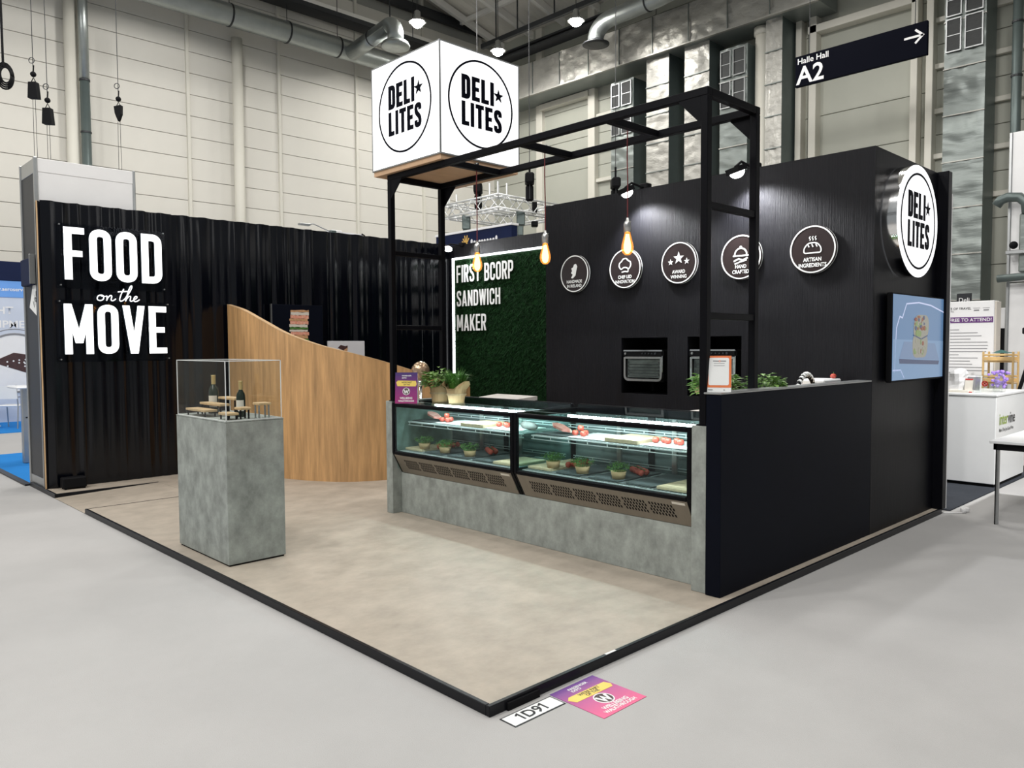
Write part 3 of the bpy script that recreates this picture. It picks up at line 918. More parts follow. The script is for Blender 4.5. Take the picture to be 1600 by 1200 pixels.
MB().prism([(-.16, -.1), (.16, -.1), (.02, .17), (-.02, .17)], -.06, .06, lambda p, h: (p[0], h, p[1])).build('lamp_body', 'matt', t)
MB().bbox(-.14, -.08, -.42, .12, .08, -.3, .02).build('lamp_base', 'matt', t)

# ================================================================ NEIGHBOURING STANDS
# navy stand wall
nv = thing('navy_stand_wall', 'navy blue stand wall with golden crown of strokes and white lettering', 'stand wall', (10, 11.4, 0), world=True)
MB().bbox(10.0, 10.24, 0, 10.2, 12.95, 4.33, .01).build('wall_board', 'navy', nv)
MB().bbox(9.98, 10.22, 4.33, 10.22, 12.97, 4.38, .005).build('top_edge', 'white', nv)
fr = XM(10.0, 12.95, 0)
m_ = MB()
for (a0, ln) in ((2.55, .17), (2.15, .19), (1.75, .23), (1.35, .23), (.95, .19)):
    stroke(m_, fr, [(1.15+.07*math.cos(a0), 4.03+.07*math.sin(a0)), (1.15+ln*math.cos(a0), 4.03+ln*math.sin(a0))], .028, .002, .006)
stroke(m_, fr, [(1.05, 4.03), (1.15, 4.08), (1.25, 4.03)], .03, .002, .006)
m_.build('golden_emblem', 'gold', nv)
for (x, hh) in ((1.36, .10), (1.46, .06), (1.55, .06), (1.64, .06), (1.73, .06), (1.82, .06), (1.92, .06), (2.02, .06), (2.12, .06), (2.22, .10)):
    m_ = MB(); flat(m_, fr, circle(x, 4.04+hh*.5, .036, 12, ry=hh*.6), .002, .006); m_.build('lettering', 'white', nv)

# blue stand at the far left
tag(MB().box(0.03, 8.05, 0.0, 4.0, 11.4, 0.012).build('blue_carpet', 'blue'), 'bright blue carpet beside the grey end panel', 'carpet')
tag(MB().box(-3.0, 14.95, 0.0, 6.0, 17.5, 0.012).build('blue_carpet', 'blue'), 'bright blue carpet under the white chair', 'carpet')
tag(MB().prism([(-.04, 8.05), (-.04, 11.4), (.03, 11.4), (.03, 8.05)], 0, .02).build('carpet_edge_strip', 'edge'), 'dark edge strip along the bright blue carpet', 'edge strip')
bw = thing('graphic_wall', 'pale blue printed stand wall with round porthole picture', 'stand wall', (1, 17.5, 0), world=True)
MB().bbox(-3, 17.5, 0, 5.5, 17.7, 3.12, .01).build('wall_board', 'paleprint', bw)
MB().bbox(-3, 17.47, 3.10, 5.5, 17.72, 3.52, .01).build('fascia', 'navy', bw)
MB().box(-3, 17.488, 2.74, 5.5, 17.5, 3.10).build('blue_band', 'bluelight', bw)
fr = YM(1.48, 17.5, 0)
text('ww.aeroserve', fr, -0.06, 2.88, .11, 'white', bw, h=.016, bold=.014)
text('HT', fr, .0, 2.38, .22, 'white', bw, h=.005, bold=.02, sx=1.1)
text('IPMENT', fr, .04, 2.08, .22, 'white', bw, h=.005, bold=.02, sx=1.1)
m_ = MB(); ring(m_, fr, .33, 1.30, .62, .66, .001, .012, 48); ring(m_, fr, .33, 1.30, .74, .755, .001, .006, 48)
m_.build('porthole_ring', 'greyink', bw)
m_ = MB(); flat(m_, fr, circle(.33, 1.30, .62, 40), .001, .004); m_.build('porthole_view', 'white', bw)
m_ = MB(); flat(m_, fr, [(-.12, 1.33), (.30, 1.53), (.95, 1.42), (.95, .98), (.62, 1.05)], .005, .009); m_.build('picture_of_bag', 'brownprint', bw)
m_ = MB()
for i in range(9):
    flat(m_, fr, circle(.12+random.uniform(0, .5), 1.28+random.uniform(-.08, .1), .018, 8), .010, .012)
for i in range(10):
    flat(m_, fr, circle(-.02+.065*i, 1.235-.028*i, .012, 6), .010, .012)
m_.build('picture_dots', 'white', bw)
# chair and tables
def cafe_chair(name, label, loc, rz_):
    t = thing(name, label, 'chair', loc, rz_)
    MB().bbox(-.22, -.21, .44, .22, .21, .475, .012).build('seat', 'whitegloss', t)
    MB().prism([(-.21, .60), (.21, .60), (.21, .86), (-.21, .86)], .0, .02, lambda p, h: (p[0], .21+h+(p[1]-.45)*.12, p[1])).build('backrest', 'whitegloss', t)
    for sx_ in (-1, 1):
        MB().tube([(sx_*.2, .25, .0), (sx_*.2, .20, .45), (sx_*.2, .26, .88)], .013, 8).build('leg', 'alu', t)
        MB().tube([(sx_*.2, -.23, .0), (sx_*.2, -.19, .45)], .013, 8).build('leg', 'alu', t)
    return t
cafe_chair('cafe_chair', 'white chair with metal legs on the far blue carpet', (1.42, 15.95, .012), 2.5)
t = thing('cafe_table', 'white round table beside the white chair with chrome foot', 'table', (1.1, 16.5, .012))
MB().lathe([(0.0, .72), (.38, .72), (.38, .75), (0, .75)], (0, 0, 0), 28).build('table_top', 'whitegloss', t)
MB().tube([(0, 0, .03), (0, 0, .72)], .03, 12).build('column', 'navy', t, True)
MB().lathe([(.22, 0), (.2, .02), (.04, .05), (.03, .12)], (0, 0, 0), 24).build('foot', 'chrome', t, True)
t = thing('bar_table', 'white bar table on the blue carpet partly hidden by the end panel', 'table', (0.42, 10.1, .012))
MB().bbox(-.16, -.3, 1.05, .5, .3, 1.08, .01).build('table_top', 'whitegloss', t)
MB().bbox(-.05, -.05, 0, .03, .05, 1.05, .01).build('leg', 'alu', t)
MB().bbox(.07, -.25, 0.03, .13, .25, .9, .01).build('side_panel', 'whitegloss', t)
MB().bbox(-.02, -.05, .62, .3, .05, .66, .01).build('shelf', 'whitegloss', t)

# ---- right hand neighbour
tag(MB().box(5.95, -0.015, 0.0, 9.6, 2.5, 0.012).build('charcoal_carpet', 'dkcarpet'), 'charcoal carpet in front of the white counter', 'carpet')
c = thing('reception_counter', 'white reception counter with green and black lettering', 'counter', (7.9, .6, 0), world=True)
MB().bbox(7.55, .02, .045, 8.75, 1.5, 1.02, .006).build('body', 'whitegloss', c)
MB().bbox(7.54, .01, 1.02, 8.76, 1.5, 1.05, .006).build('counter_top', 'whitegloss', c)
MB().box(7.57, .035, .012, 8.74, 1.5, .045).build('plinth', 'matt', c)
fr = YM(7.55, .02, 0)
text('inter', fr, .12, .70, .185, 'greenprint', c, h=.003, bold=.014, sx=.95)
text('vine', fr, .47, .70, .185, 'ink', c, h=.003, bold=.014, sx=.95)
text('More Than Just Good Wine', fr, .13, .62, .055, 'ink', c, h=.003, bold=.01, sx=.9)
# things on the counter
t = thing('clear_box', 'clear square box with a red cross emblem on the white counter', 'box', (7.72, .16, 1.05), world=True)
gb = MB()
for (a, b_, c_, d_) in ((7.60, .05, 7.605, .245), (7.90, .05, 7.905, .245), (7.60, .05, 7.905, .055), (7.60, .24, 7.905, .245)):
    MB().box(a, b_, 1.052, c_, d_, 1.25).build('pane', 'acrylic', t)
m_ = MB(); ring(m_, XM(7.60, .15, 1.16), 0, 0, .02, .032, .001, .003, 20); stroke(m_, XM(7.60, .15, 1.16), [(-.02, -.02), (.02, .02)], .01, .001, .003); stroke(m_, XM(7.60, .15, 1.16), [(-.02, .02), (.02, -.02)], .01, .001, .003)
m_.build('emblem', 'red', t)
t = thing('flower_pot', 'violet flowers standing in a clear pot on the white counter', 'flowers', (8.04, .12, 1.05))
m_ = MB()
for i in range(46):
    a, r_ = random.uniform(0, 2*PI), random.uniform(0, .11)
    m_.ball((r_*math.cos(a), r_*math.sin(a), random.uniform(.06, .24)), random.uniform(.012, .022), 6)
tag(m_.build('blossoms', 'violet', t), kind='stuff')
MB().lathe([(.06, 0), (.075, .09), (.07, .09), (.055, .005)], (0, 0, 0), 18).build('pot', 'acrylic', t, True)
t = thing('paper_bag', 'crumpled white paper bag at the near end of the white counter', 'bag', (7.68, .46, 1.051))
t.scale = (.8, .75, .85)
m_ = MB()
vs_, fs_ = [], []
for j in range(7):
    for k in range(14):
        a = 2*PI*k/14
        r_ = .13*(1+.12*math.sin(3*a+j))*(1 if j < 5 else 1.15-.1*j+.45)
        vs_.append((r_*.7*math.cos(a)+random.uniform(-.008, .008), r_*math.sin(a)+random.uniform(-.01, .01), .05*j+(.03*math.sin(2*a) if j == 6 else 0)))
for j in range(6):
    for k in range(14):
        fs_.append((j*14+k, j*14+(k+1) % 14, (j+1)*14+(k+1) % 14, (j+1)*14+k))
m_.add(vs_, fs_); m_.build('bag_sides', 'white', t)
MB().bbox(-.12, -.2, 0, .12, .16, .035, .005).build('bag_base', 'label', t)
t = thing('leaflet_stand', 'small leaning leaflet stand with red edge on the white counter', 'leaflet', (7.62, .31, 1.052))
m_ = MB(); flat(m_, Fr((0, .05, 0), (0, -1, 0), (.25, 0, 1)), [(0, 0), (.08, 0), (.08, .16), (0, .16)], 0, .006); m_.build('leaflet', 'label', t)
m_ = MB(); flat(m_, Fr((0, .05, 0), (0, -1, 0), (.25, 0, 1)), [(0, .145), (.08, .145), (.08, .16), (0, .16)], .006, .009); flat(m_, Fr((0, .05, 0), (0, -1, 0), (.25, 0, 1)), [(0, 0), (.08, 0), (.08, .01), (0, .01)], .006, .009); m_.build('edge_band', 'red', t)
t = thing('tablet', 'grey tablet propped up behind the leaflet stand', 'tablet', (7.80, .30, 1.052))
m_ = MB(); flat(m_, Fr((0, .1, 0), (0, -1, 0), (.25, 0, 1)), [(0, 0), (.16, 0), (.16, .19), (0, .19)], 0, .01); m_.build('tablet_body', 'white', t)
m_ = MB(); flat(m_, Fr((0, .1, 0), (0, -1, 0), (.25, 0, 1)), [(.012, .02), (.145, .02), (.145, .175), (.012, .175)], .0105, .0125); m_.build('display', 'greyink', t)
# notice board
nb = thing('notice_board', 'white timetable board with purple Free To Attend band', 'notice board', (10, .9, 0), world=True)
MB().bbox(10.0, .69, 0, 10.25, 2.2, 2.2, .008).build('board', 'white', nb)
MB().bbox(10.02, .668, 0, 10.24, .69, 2.19, .005).build('side', 'cream', nb)
fr = XM(10.0, 1.28, 0)
m_ = MB(); flat(m_, fr, [(-.2, 1.90), (.58, 1.90), (.58, 1.98), (-.2, 1.98)], .001, .005); m_.build('purple_band', 'purple', nb)
text('FREE TO ATTEND!', fr, .03, 1.918, .065, 'white', nb, h=.006, bold=.012)
text('TASTE OF TRAVEL', fr, -.06, 2.085, .045, 'ink', nb, h=.003, bold=.012)
text('THEATRE', fr, -.06, 2.05, .035, 'greyink', nb, h=.003)
m_ = MB()
for x in (.33, .45):
    flat(m_, fr, [(x, 2.10), (x+.085, 2.10), (x+.085, 2.105), (x, 2.105)], .001, .004); flat(m_, fr, [(x+.01, 2.065), (x+.075, 2.065), (x+.075, 2.08), (x+.01, 2.08)], .001, .004)
for i in range(19):
    y = 1.80-.044*i
    if i in (0, 8): x0, x1 = .0, .16
    else: x0, x1 = .045, random.uniform(.25, .56)
    flat(m_, fr, [(x0, y), (x1, y), (x1, y+.008), (x0, y+.008)], .001, .004)
    if i % 2: flat(m_, fr, [(0, y), (.03, y), (.03, y+.012), (0, y+.012)], .001, .004)
m_.build('timetable_lines', 'greyink', nb)
t = thing('small_green_sign', 'dark green sign peeping over the timetable board', 'sign', (11.4, 1.5, 0), world=True)
MB().bbox(11.4, 1.37, 2.16, 11.44, 1.575, 2.395, .005).build('sign_board', 'greybox', t)
text('Deli', XM(11.4, 1.57, 2.25), .022, .01, .095, 'white', t, h=.003, bold=.01)
MB().tube([(11.42, 1.41, 0), (11.42, 1.41, 2.17)], .02, 8).build('post', 'darksteel', t)
# wooden rack
t = thing('wooden_rack', 'tan wooden rack with slatted shelves behind the white counter', 'rack', (9.4, .48, 0), rz=0)
for y in (-.17, .17):
    for x in (0, .25):
        MB().bbox(x-.012, y-.012, 0, x+.012, y+.012, 1.5, .004).build('post', 'tan', t)
for z in (1.08, 1.36):
    for x in (0, .25):
        MB().bbox(x-.014, -.17, z+.02, x+.01, .17, z+.07, .004).build('rail', 'tan', t)
        MB().bbox(x-.014, -.17, z+.085, x+.01, .17, z+.11, .004).build('rail', 'tan', t)
    MB().bbox(0, -.17, z, .25, .17, z+.015, .004).build('shelf', 'tan', t)
t = thing('folded_cloth', 'dark teal folded cloth lying on the tan wooden rack', 'cloth', (9.5, .46, 1.472))
m_ = MB(); vs_ = []; fs_ = []
for i in range(9):
    for j in range(6):
        vs_.append((-.1+.2*j/5, -.12+.24*i/8, .012+.03*math.sin(PI*i/8)*(1+.4*math.sin(5*j+i))*math.sin(PI*j/5)))
for i in range(8):
    for j in range(5):
        a = i*6+j; fs_.append((a, a+1, a+7, a+6))
m_.add(vs_, fs_); m_.build('cloth_fold', 'tealcloth', t, True)
# white partition at the right edge, black screen and column
t = thing('white_partition', 'tall white partition wall at the picture edge beside the tripod', 'partition', (12, 0, 0), world=True)
MB().bbox(12.0, -6, 0, 12.2, 1.03, 2.55, .01).build('lower_panel', 'white', t)
MB().bbox(12.0, -6, 2.57, 12.2, 1.03, 4.9, .01).build('upper_panel', 'white', t)
MB().bbox(11.98, 1.0, 0, 12.2, 1.05, 4.9, .01).build('edge_post', 'alu', t)
t = thing('black_screen', 'narrow black screen standing between timetable board and white partition', 'screen', (12.6, 1.3, 0), world=True)
MB().bbox(12.6, 1.155, 1.15, 12.65, 1.30, 1.86, .01).build('screen_panel', 'matt', t)
MB().bbox(12.66, .9, 0, 12.7, 1.6, 2.2, .01).build('screen_back', 'white', t)
t = thing('pipe_elbow', 'shiny insulated pipe elbow above the white partition edge', 'pipe', (11.9, .9, 3.8), world=True)
pts = [(11.8, 1.16, 3.76), (11.8, 1.10, 3.84), (11.8, 1.0, 3.87), (11.8, .85, 3.85), (11.8, .76, 3.76), (11.8, .74, 3.6)]
MB().tube(pts, .075, 16).build('elbow', 'pipe', t, True)
MB().bbox(11.78, .62, 2.7, 11.95, .84, 3.6, .02).build('riser_box', 'foil2', t)
MB().tube([(11.8, 1.12, 2.62), (11.8, .2, 2.66)], .06, 16).build('pipe_run', 'pipe', t, True)
MB().bbox(11.7, .5, 2.98, 11.95, 1.0, 3.04, .01).build('bracket', 'alu', t)
MB().ball((11.75, .9, 3.12), .06, 10).build('valve', 'matt', t, True)
t = thing('camera_tripod', 'black camera tripod at the picture edge behind the white counter', 'tripod', (9.0, .05, 0))
MB().tube([(0, .36, .0), (0, -.03, 1.5)], .022, 8).build('leg', 'matt', t)
MB().tube([(.2, -.2, .0), (0, -.05, 1.5)], .022, 8).build('leg', 'matt', t)
MB().tube([(-.2, -.25, .0), (0, -.05, 1.5)], .022, 8).build('leg', 'matt', t)
MB().tube([(0, -.04, 1.4), (0, -.04, 1.75)], .025, 8).build('centre_column', 'matt', t)
MB().bbox(-.08, -.1, 1.72, .08, .06, 1.8, .01).build('head', 'matt', t)
MB().tube([(0, .13, 1.03), (0, -.25, 1.0)], .008, 6).build('brace', 'matt', t)
# folding table at the right edge
t = thing('folding_table', 'white table with black frame and metal leg at the picture edge', 'table', (6.2, -.8, 0), world=True)
MB().bbox(5.60, -1.35, .722, 7.1, -.425, .748, .004).build('table_top', 'whitegloss', t)
for (a, b_, c_, d_) in ((5.63, -1.32, 5.655, -.45), (7.04, -1.32, 7.065, -.45), (5.63, -.475, 7.06, -.45), (5.63, -1.32, 7.06, -1.295)):
    MB().box(a, b_, .665, c_, d_, .722).build('frame_rail', 'matt', t)
for (x, y) in ((5.645, -.485), (7.03, -.485), (5.645, -1.29), (7.03, -1.29)):
    lg = MB().bbox(x-.018, y-.012, 0, x+.018, y+.012, .665, .006).build('leg', 'alu', t)
    MB().box(x-.019, y+.010, 0, x+.005, y+.016, .665).build('dark_strip', 'matt', lg)
t = thing('plug_connector', 'white power plug with its cable lying on the grey carpet', 'plug', (5.93, -.14, 0))
MB().tube([(0, 0, .022), (.07, .02, .022)], [.022, .02], 10).build('plug', 'white', t, True)
MB().bbox(.06, -.02, 0, .12, .05, .045, .01).build('socket', 'white', t)
MB().tube([(.0, .0, .012), (-.05, .05, .006), (-.12, .14, .006), (-.1, .3, .006)], .005, 6).build('cable', 'white', t)
t = thing('neighbour_counter', 'pale pink counter far behind the white table', 'counter', (9.6, -.4, 0), world=True)
MB().bbox(9.2, -.9, .06, 10.0, -.35, .95, .01).build('body', 'cream', t)
MB().box(9.2, -.9, 0, 10.0, -.35, .06).build('plinth', 'matt', t)
MB().bbox(9.19, -.91, .95, 10.0, -.34, .98, .01).build('counter_top', 'whitegloss', t)

# ================================================================ THE STAND: PLATFORM
pf = thing('stand_platform', 'low beige vinyl platform with black edge trim and cut out ramp', 'platform', (2.9, 3, 0), world=True)
# deck in three fields around the ramp (ramp: x 0..1.08, y 5.85..6.95)
MB().bbox(0.02, 0.02, 0.0, 5.75, 5.84, ZP0, .002).build('deck', 'vinyl', pf)
MB().box(1.08, 5.842, 0.0, 5.75, 7.9, ZP0-.0005).build('deck', 'vinyl', pf)
MB().box(0.02, 6.95, 0.0, 1.078, 7.44, ZP0-.001).build('deck', 'vinyl', pf)
m_ = MB()
m_.add([(0.0, 5.86, 0.003), (1.078, 5.86, 0.003), (1.078, 6.93, 0.003), (0.0, 6.93, 0.003), (1.078, 5.86, ZP0-.001), (1.078, 6.93, ZP0-.001), (0.0, 5.86, .006), (0.0, 6.93, .006)],
       [(0, 1, 2, 3), (6, 4, 5, 7), (0, 1, 4, 6), (3, 2, 5, 7), (1, 2, 5, 4), (0, 3, 7, 6)])
m_.build('ramp', 'vinyl', pf)
MB().bbox(0.0, 0.0, 0.0, 5.77, 0.025, ZP0+.004, .003).build('edge_trim', 'edge', pf)
MB().bbox(0.0, 0.025, 0.0, 0.025, 5.85, ZP0+.004, .003).build('edge_trim', 'edge', pf)
MB().bbox(0.0, 6.93, 0.0, 0.025, 8.0, ZP0+.004, .003).build('edge_trim', 'edge', pf)
MB().bbox(0.025, 5.838, 0.0, 1.08, 5.852, ZP0+.002, .002).build('edge_trim', 'edge', pf)
MB().bbox(0.025, 6.93, 0.0, 1.08, 6.952, ZP0+.002, .002).build('edge_trim', 'edge', pf)
MB().box(0.10, -0.012, 0.0, 0.30, 0.0, 0.035).build('tape_patch', 'matt', pf)
MB().box(0.80, 0.006, ZP0+.0045, 0.88, 0.020, ZP0+.006).build('tape_patch', 'white', pf)

# floor stickers
fr = ZP(.02, -.14, 0.001)
t = thing('number_sticker', 'white floor sticker reading 1D91 with black border', 'sticker', (.18, -.09, 0), world=True)
MB().box(.02, -.14, 0.0005, .335, -.04, .002).build('border', 'ink', t)
MB().box(.027, -.133, 0.002, .328, -.047, .003).build('white_field', 'letterw', t)
text('D9', ZP(.02, -.14, 0), .152, .022, .085, 'ink', t, h=.0036, bold=.022, sx=1.0, align='CENTER')
for x in (.083, .224):
    m_ = MB(); stroke(m_, ZP(.02, -.14, 0), [(x-.017, .068), (x, .079), (x, .022)], .0095, .003, .0042); m_.build('numeral', 'ink', t)
def wellbeing(parent, fr, w, h, top, hs):
    """the printed card: colour fade, heading, yellow flash, W emblem and two lines"""
    k = 12
    m_ = MB(); flat(m_, fr, [(0, 0), (w, 0), (w, h), (0, h)], 0, hs); m_.build('printed_field', top, parent)
    m_ = MB(); flat(m_, fr, [(.1*w, .56*h), (.92*w, .55*h), (.97*w, .62*h), (.93*w, .73*h), (.12*w, .74*h), (.04*w, .68*h)], hs, hs*1.6)
    fl = m_.build('yellow_flash', 'yellow', parent)
    s0 = w/.2
    text("WE'RE PART", fr, w*.52, h*.655, .0185*s0, 'ink', parent, h=hs*1.9, bold=.02, align='CENTER', sx=.92)
    text('OF THE', fr, w*.52, h*.585, .0185*s0, 'ink', parent, h=hs*1.9, bold=.02, align='CENTER', sx=.92)
    text('PASSENGER', fr, w*.30, h*.875, .0165*s0, 'letterw', parent, h=hs*1.6, bold=.02)
    text('EXPO', fr, w*.30, h*.805, .0165*s0, 'letterw', parent, h=hs*1.6, bold=.02)
    m_ = MB(); flat(m_, fr, circle(w*.5, h*.39, w*.15, 28), hs, hs*1.3); m_.build('emblem_disc', 'brownprint', parent)
    m_ = MB(); ring(m_, fr, w*.5, h*.39, w*.145, w*.165, hs, hs*1.6, 30)
    q = w*.085
    stroke(m_, fr, [(w*.5-q*1.2, h*.39+q), (w*.5-q*.55, h*.39-q), (w*.5, h*.39+q*.5), (w*.5+q*.55, h*.39-q), (w*.5+q*1.2, h*.39+q)], w*.05, hs, hs*1.6)
    m_.build('w_emblem', 'letterw', parent)
    text('WELLBEING', fr, w*.5, h*.145, .0235*s0, 'letterw', parent, h=hs*1.6, bold=.03, align='CENTER', sx=.9)
    text('WALKTHROUGH', fr, w*.5, h*.055, .0215*s0, 'letterw', parent, h=hs*1.6, bold=.03, align='CENTER', sx=.85)
t = thing('ground_sticker', 'square purple and pink floor sticker with yellow flash and W emblem', 'sticker', (.5, -.2, 0), world=True)
wellbeing(t, ZP(.345, -.352, 0.0005), .302, .322, 'stickerfade', .002)

# ================================================================ CURTAIN WALL
cw = thing('black_curtain', 'tall black pleated satin curtain along the stand wall', 'curtain', (2.9, 7.33, ZP0), world=True)
xs, x = [], 0.045
random.seed(11)
amp = []
y_ = 0.0
while x < 5.80:
    step = random.choice((.022, .03, .04, .055))
    xs.append((x, 7.335+random.uniform(-.022, .022)))
    x += step
xs.append((5.82, 7.335))
m_ = MB()
vs_, fs_ = [], []
zr = [ZP0+.004, .9, 2.0, 3.0, 3.19, 3.235]
for i, (x, y) in enumerate(xs):
    for j, z in enumerate(zr):
        k = (0.75, .9, 1, 1, .9, .6)[j]
        zz = z + (0.004*math.sin(i*.9) if j == 5 else 0)
        vs_.append((x+(.01*math.sin(i*1.7+j) if j < 3 else 0), 7.335+(y-7.335)*k, zz))
nj = len(zr)
for i in range(len(xs)-1):
    for j in range(nj-1):
        a = i*nj+j
        fs_.append((a, a+nj, a+nj+1, a+1))
m_.add(vs_, fs_)
cmesh = m_.build('pleated_cloth', 'curtain', cw, True)
MB().box(.045, 7.38, ZP0, 5.83, 7.44, 3.225).build('backing_board', 'black', cw)
random.seed(5)

tw = thing('system_wall_tower', 'white system wall tower with aluminium corner post and grey end panel', 'partition', (.55, 7.75, 0), world=True)
MB().bbox(.06, 7.45, 2.9, 1.07, 7.47, 3.66, .002).build('white_panel', 'white', tw)
MB().bbox(.05, 7.445, 3.56, 1.08, 7.475, 3.71, .004).build('top_rail', 'white', tw)
MB().bbox(.02, 7.43, 0.0, .06, 7.475, 3.72, .008).build('corner_post', 'alu', tw)
MB().bbox(1.05, 7.44, 3.0, 1.085, 7.475, 3.72, .008).build('corner_post', 'alu', tw)
MB().bbox(.035, 7.475, .14, .05, 8.06, 3.55, .003).build('end_panel', 'greybox', tw)
MB().bbox(.03, 7.475, 3.55, .055, 8.06, 3.71, .003).build('end_rail', 'alu', tw)
MB().bbox(.03, 7.475, .0, .055, 8.06, .14, .003).build('foot_rail', 'alu', tw)
MB().bbox(.02, 8.06, 0, .06, 8.10, 3.72, .008).build('corner_post', 'alu', tw)
MB().box(.06, 8.07, 0, 5.8, 8.09, 3.2).build('rear_panel', 'white', tw)
MB().bbox(.018, 7.345, ZP0, .042, 7.425, 3.225, .004).build('curtain_side', 'black', tw)
MB().box(.008, 7.333, ZP0, .02, 7.347, 3.225).build('copper_edge', 'oakedge', tw)
t = thing('small_blue_box', 'small blue box fixed on the grey end panel', 'box', (.0, 7.75, 2.35), world=True)
MB().bbox(-.03, 7.55, 2.32, .035, 7.95, 2.62, .01).build('box_body', 'navy', t)
MB().bbox(-.032, 7.535, 2.33, .03, 7.55, 2.66, .004).build('side_plate', 'alu', t)
t = thing('tilted_notice', 'white tilted notice with number on the grey end panel', 'notice', (.03, 7.6, 2.0), world=True)
m_ = MB(); fr = Fr((.034, 7.86, 2.08), (0, -1, 0), (0, 0, 1))
flat(m_, fr, [(0, 0), (.30, -.10), (.30, .28), (.24, .34)], .001, .005); m_.build('paper', 'letterw', t)
text('1/60', Fr((.034, 7.70, 2.08), (0, -.5, .4), (0, .4, .5)), .02, -.05, .13, 'ink', t, h=.007, bold=.01)

# slogan
fr = YM(0, 7.27, 0)
def slogan(name, wd_, x0, x1, z0, z1, label):
    t = thing(name, label, 'illuminated sign', ((x0+x1)/2, 7.28, z0), world=True)
    def each(ch, mb):
        lt = mb.build('letter', 'litletter', t)
        return lt
    put_word(wd_, YM(x0, 7.245, z0), 0, 0, x1-x0, z1-z0, .0, .012, w=.40, t=.136, gap=.09, each=each)
    put_word(wd_, YM(x0, 7.245, z0), 0, 0, x1-x0, z1-z0, -.038, .0, w=.40, t=.136, gap=.09, each=lambda ch, mb: mb.build('letter_return', 'litside', t))
    MB().box(x0-.05, 7.288, z0-.09, x1+.06, 7.296, z1+.05).build('acrylic_backing', 'smoke', t)
    for (x, z) in ((x0-.03, z0-.06), (x1+.04, z0-.06), (x0-.03, z1+.03), (x1+.04, z1+.03)):
        MB().tube([(x, 7.28, z), (x, 7.33, z)], .008, 8).build('spacer', 'alu', t)
slogan('slogan_sign', 'FOOD', .245, 1.29, 2.375, 2.955, 'glowing white letters FOOD on the black curtain')
slogan('slogan_sign', 'MOVE', .225, 1.325, 1.545, 2.105, 'glowing white letters MOVE on the black curtain')
def bez(p, n=10):
    out = []
    for i in range(0, len(p)-3, 3):
        for k in range(n):
            t = k/n
            out.append(tuple((1-t)**3*p[i][c]+3*t*(1-t)**2*p[i+1][c]+3*t*t*(1-t)*p[i+2][c]+t**3*p[i+3][c] for c in (0, 1)))
    out.append(p[-1])
    return out
sg = thing('script_sign', 'thin white handwritten words on the between the glowing words', 'illuminated sign', (.75, 7.29, 2.15), world=True)
S0 = YM(.575, 7.28, 2.155)
curves = [
    [(.05, .075), (.0, .08), (-.02, .0), (.03, .0), (.08, .0), (.085, .075), (.045, .075), (.03, .06), (.08, .05), (.105, .065)],
    [(.105, .065), (.11, .05), (.105, .02), (.10, .0), (.11, .05), (.145, .085), (.155, .07), (.165, .05), (.13, .0), (.165, .003), (.18, .005), (.19, .02), (.20, .03)],
    [(.29, .17), (.27, .12), (.23, .03), (.245, .005), (.255, -.01), (.28, .01), (.295, .03)],
    [(.225, .125), (.26, .135), (.30, .135), (.335, .14)],
    [(.295, .03), (.33, .08), (.40, .21), (.375, .22), (.35, .21), (.325, .08), (.305, .0), (.32, .05), (.35, .085), (.362, .07), (.37, .05), (.34, .0), (.37, .003), (.385, .01), (.395, .02), (.40, .03)],
    [(.40, .03), (.43, .04), (.445, .07), (.425, .075), (.40, .075), (.385, .01), (.41, .0), (.43, .0), (.445, .015), (.46, .03)],
]
for cv in curves:
    q = bez(cv)
    MB().tube([S0((p[0], p[1]*.84), .008) for p in q], .0055, 6).build('script_stroke', 'litletter', sg, True)
MB().box(.54, 7.292, 2.135, 1.06, 7.297, 2.36).build('acrylic_backing', 'smoke', sg)

t = thing('black_box', 'small black box on the floor in front of the curtain', 'box', (.28, 7.2, ZP0), world=True)
MB().bbox(.135, 7.13, ZP0+.012, .375, 7.27, .175, .012).build('box_body', 'matt', t)
for (x, y) in ((.16, 7.15), (.35, 7.15), (.16, 7.25), (.35, 7.25)):
    MB().tube([(x, y, ZP0), (x, y, ZP0+.012)], .012, 8).build('foot', 'matt', t)

# objects peeping over the curtain
t = thing('arm_lamp', 'thin white display lamp on a bent arm above the curtain', 'lamp', (4.3, 8.5, 3.2), world=True)
MB().bbox(3.80, 8.45, 3.485, 3.98, 8.53, 3.515, .005).build('lamp_head', 'alu', t)
MB().tube([(3.98, 8.5, 3.51), (4.05, 8.5, 3.53), (4.36, 8.5, 3.43), (4.45, 8.5, 3.30)], .01, 8).build('arm', 'alu', t)
MB().bbox(4.34, 8.46, 3.40, 4.44, 8.54, 3.46, .01).build('joint', 'pipe', t)
MB().tube([(4.45, 8.5, 3.3), (4.45, 8.5, 0.0)], .012, 8).build('stand', 'alu', t)
t = thing('white_carton', 'white box with clear front peeping over the curtain', 'box', (4.8, 8.6, 3.0), world=True)
MB().bbox(4.44, 8.6, 3.0, 4.63, 9.2, 3.49, .01).build('carton', 'white', t)
MB().bbox(4.64, 8.62, 3.0, 5.04, 9.1, 3.47, .01).build('carton', 'skyprint', t)
MB().tube([(5.05, 8.6, 3.33), (5.05, 8.6, 3.45), (5.0, 8.6, 3.47)], .014, 6).build('handle', 'matt', t)
MB().bbox(4.4, 8.6, 0, 5.1, 9.2, 3.0, .01).build('stand_cabinet', 'white', t)

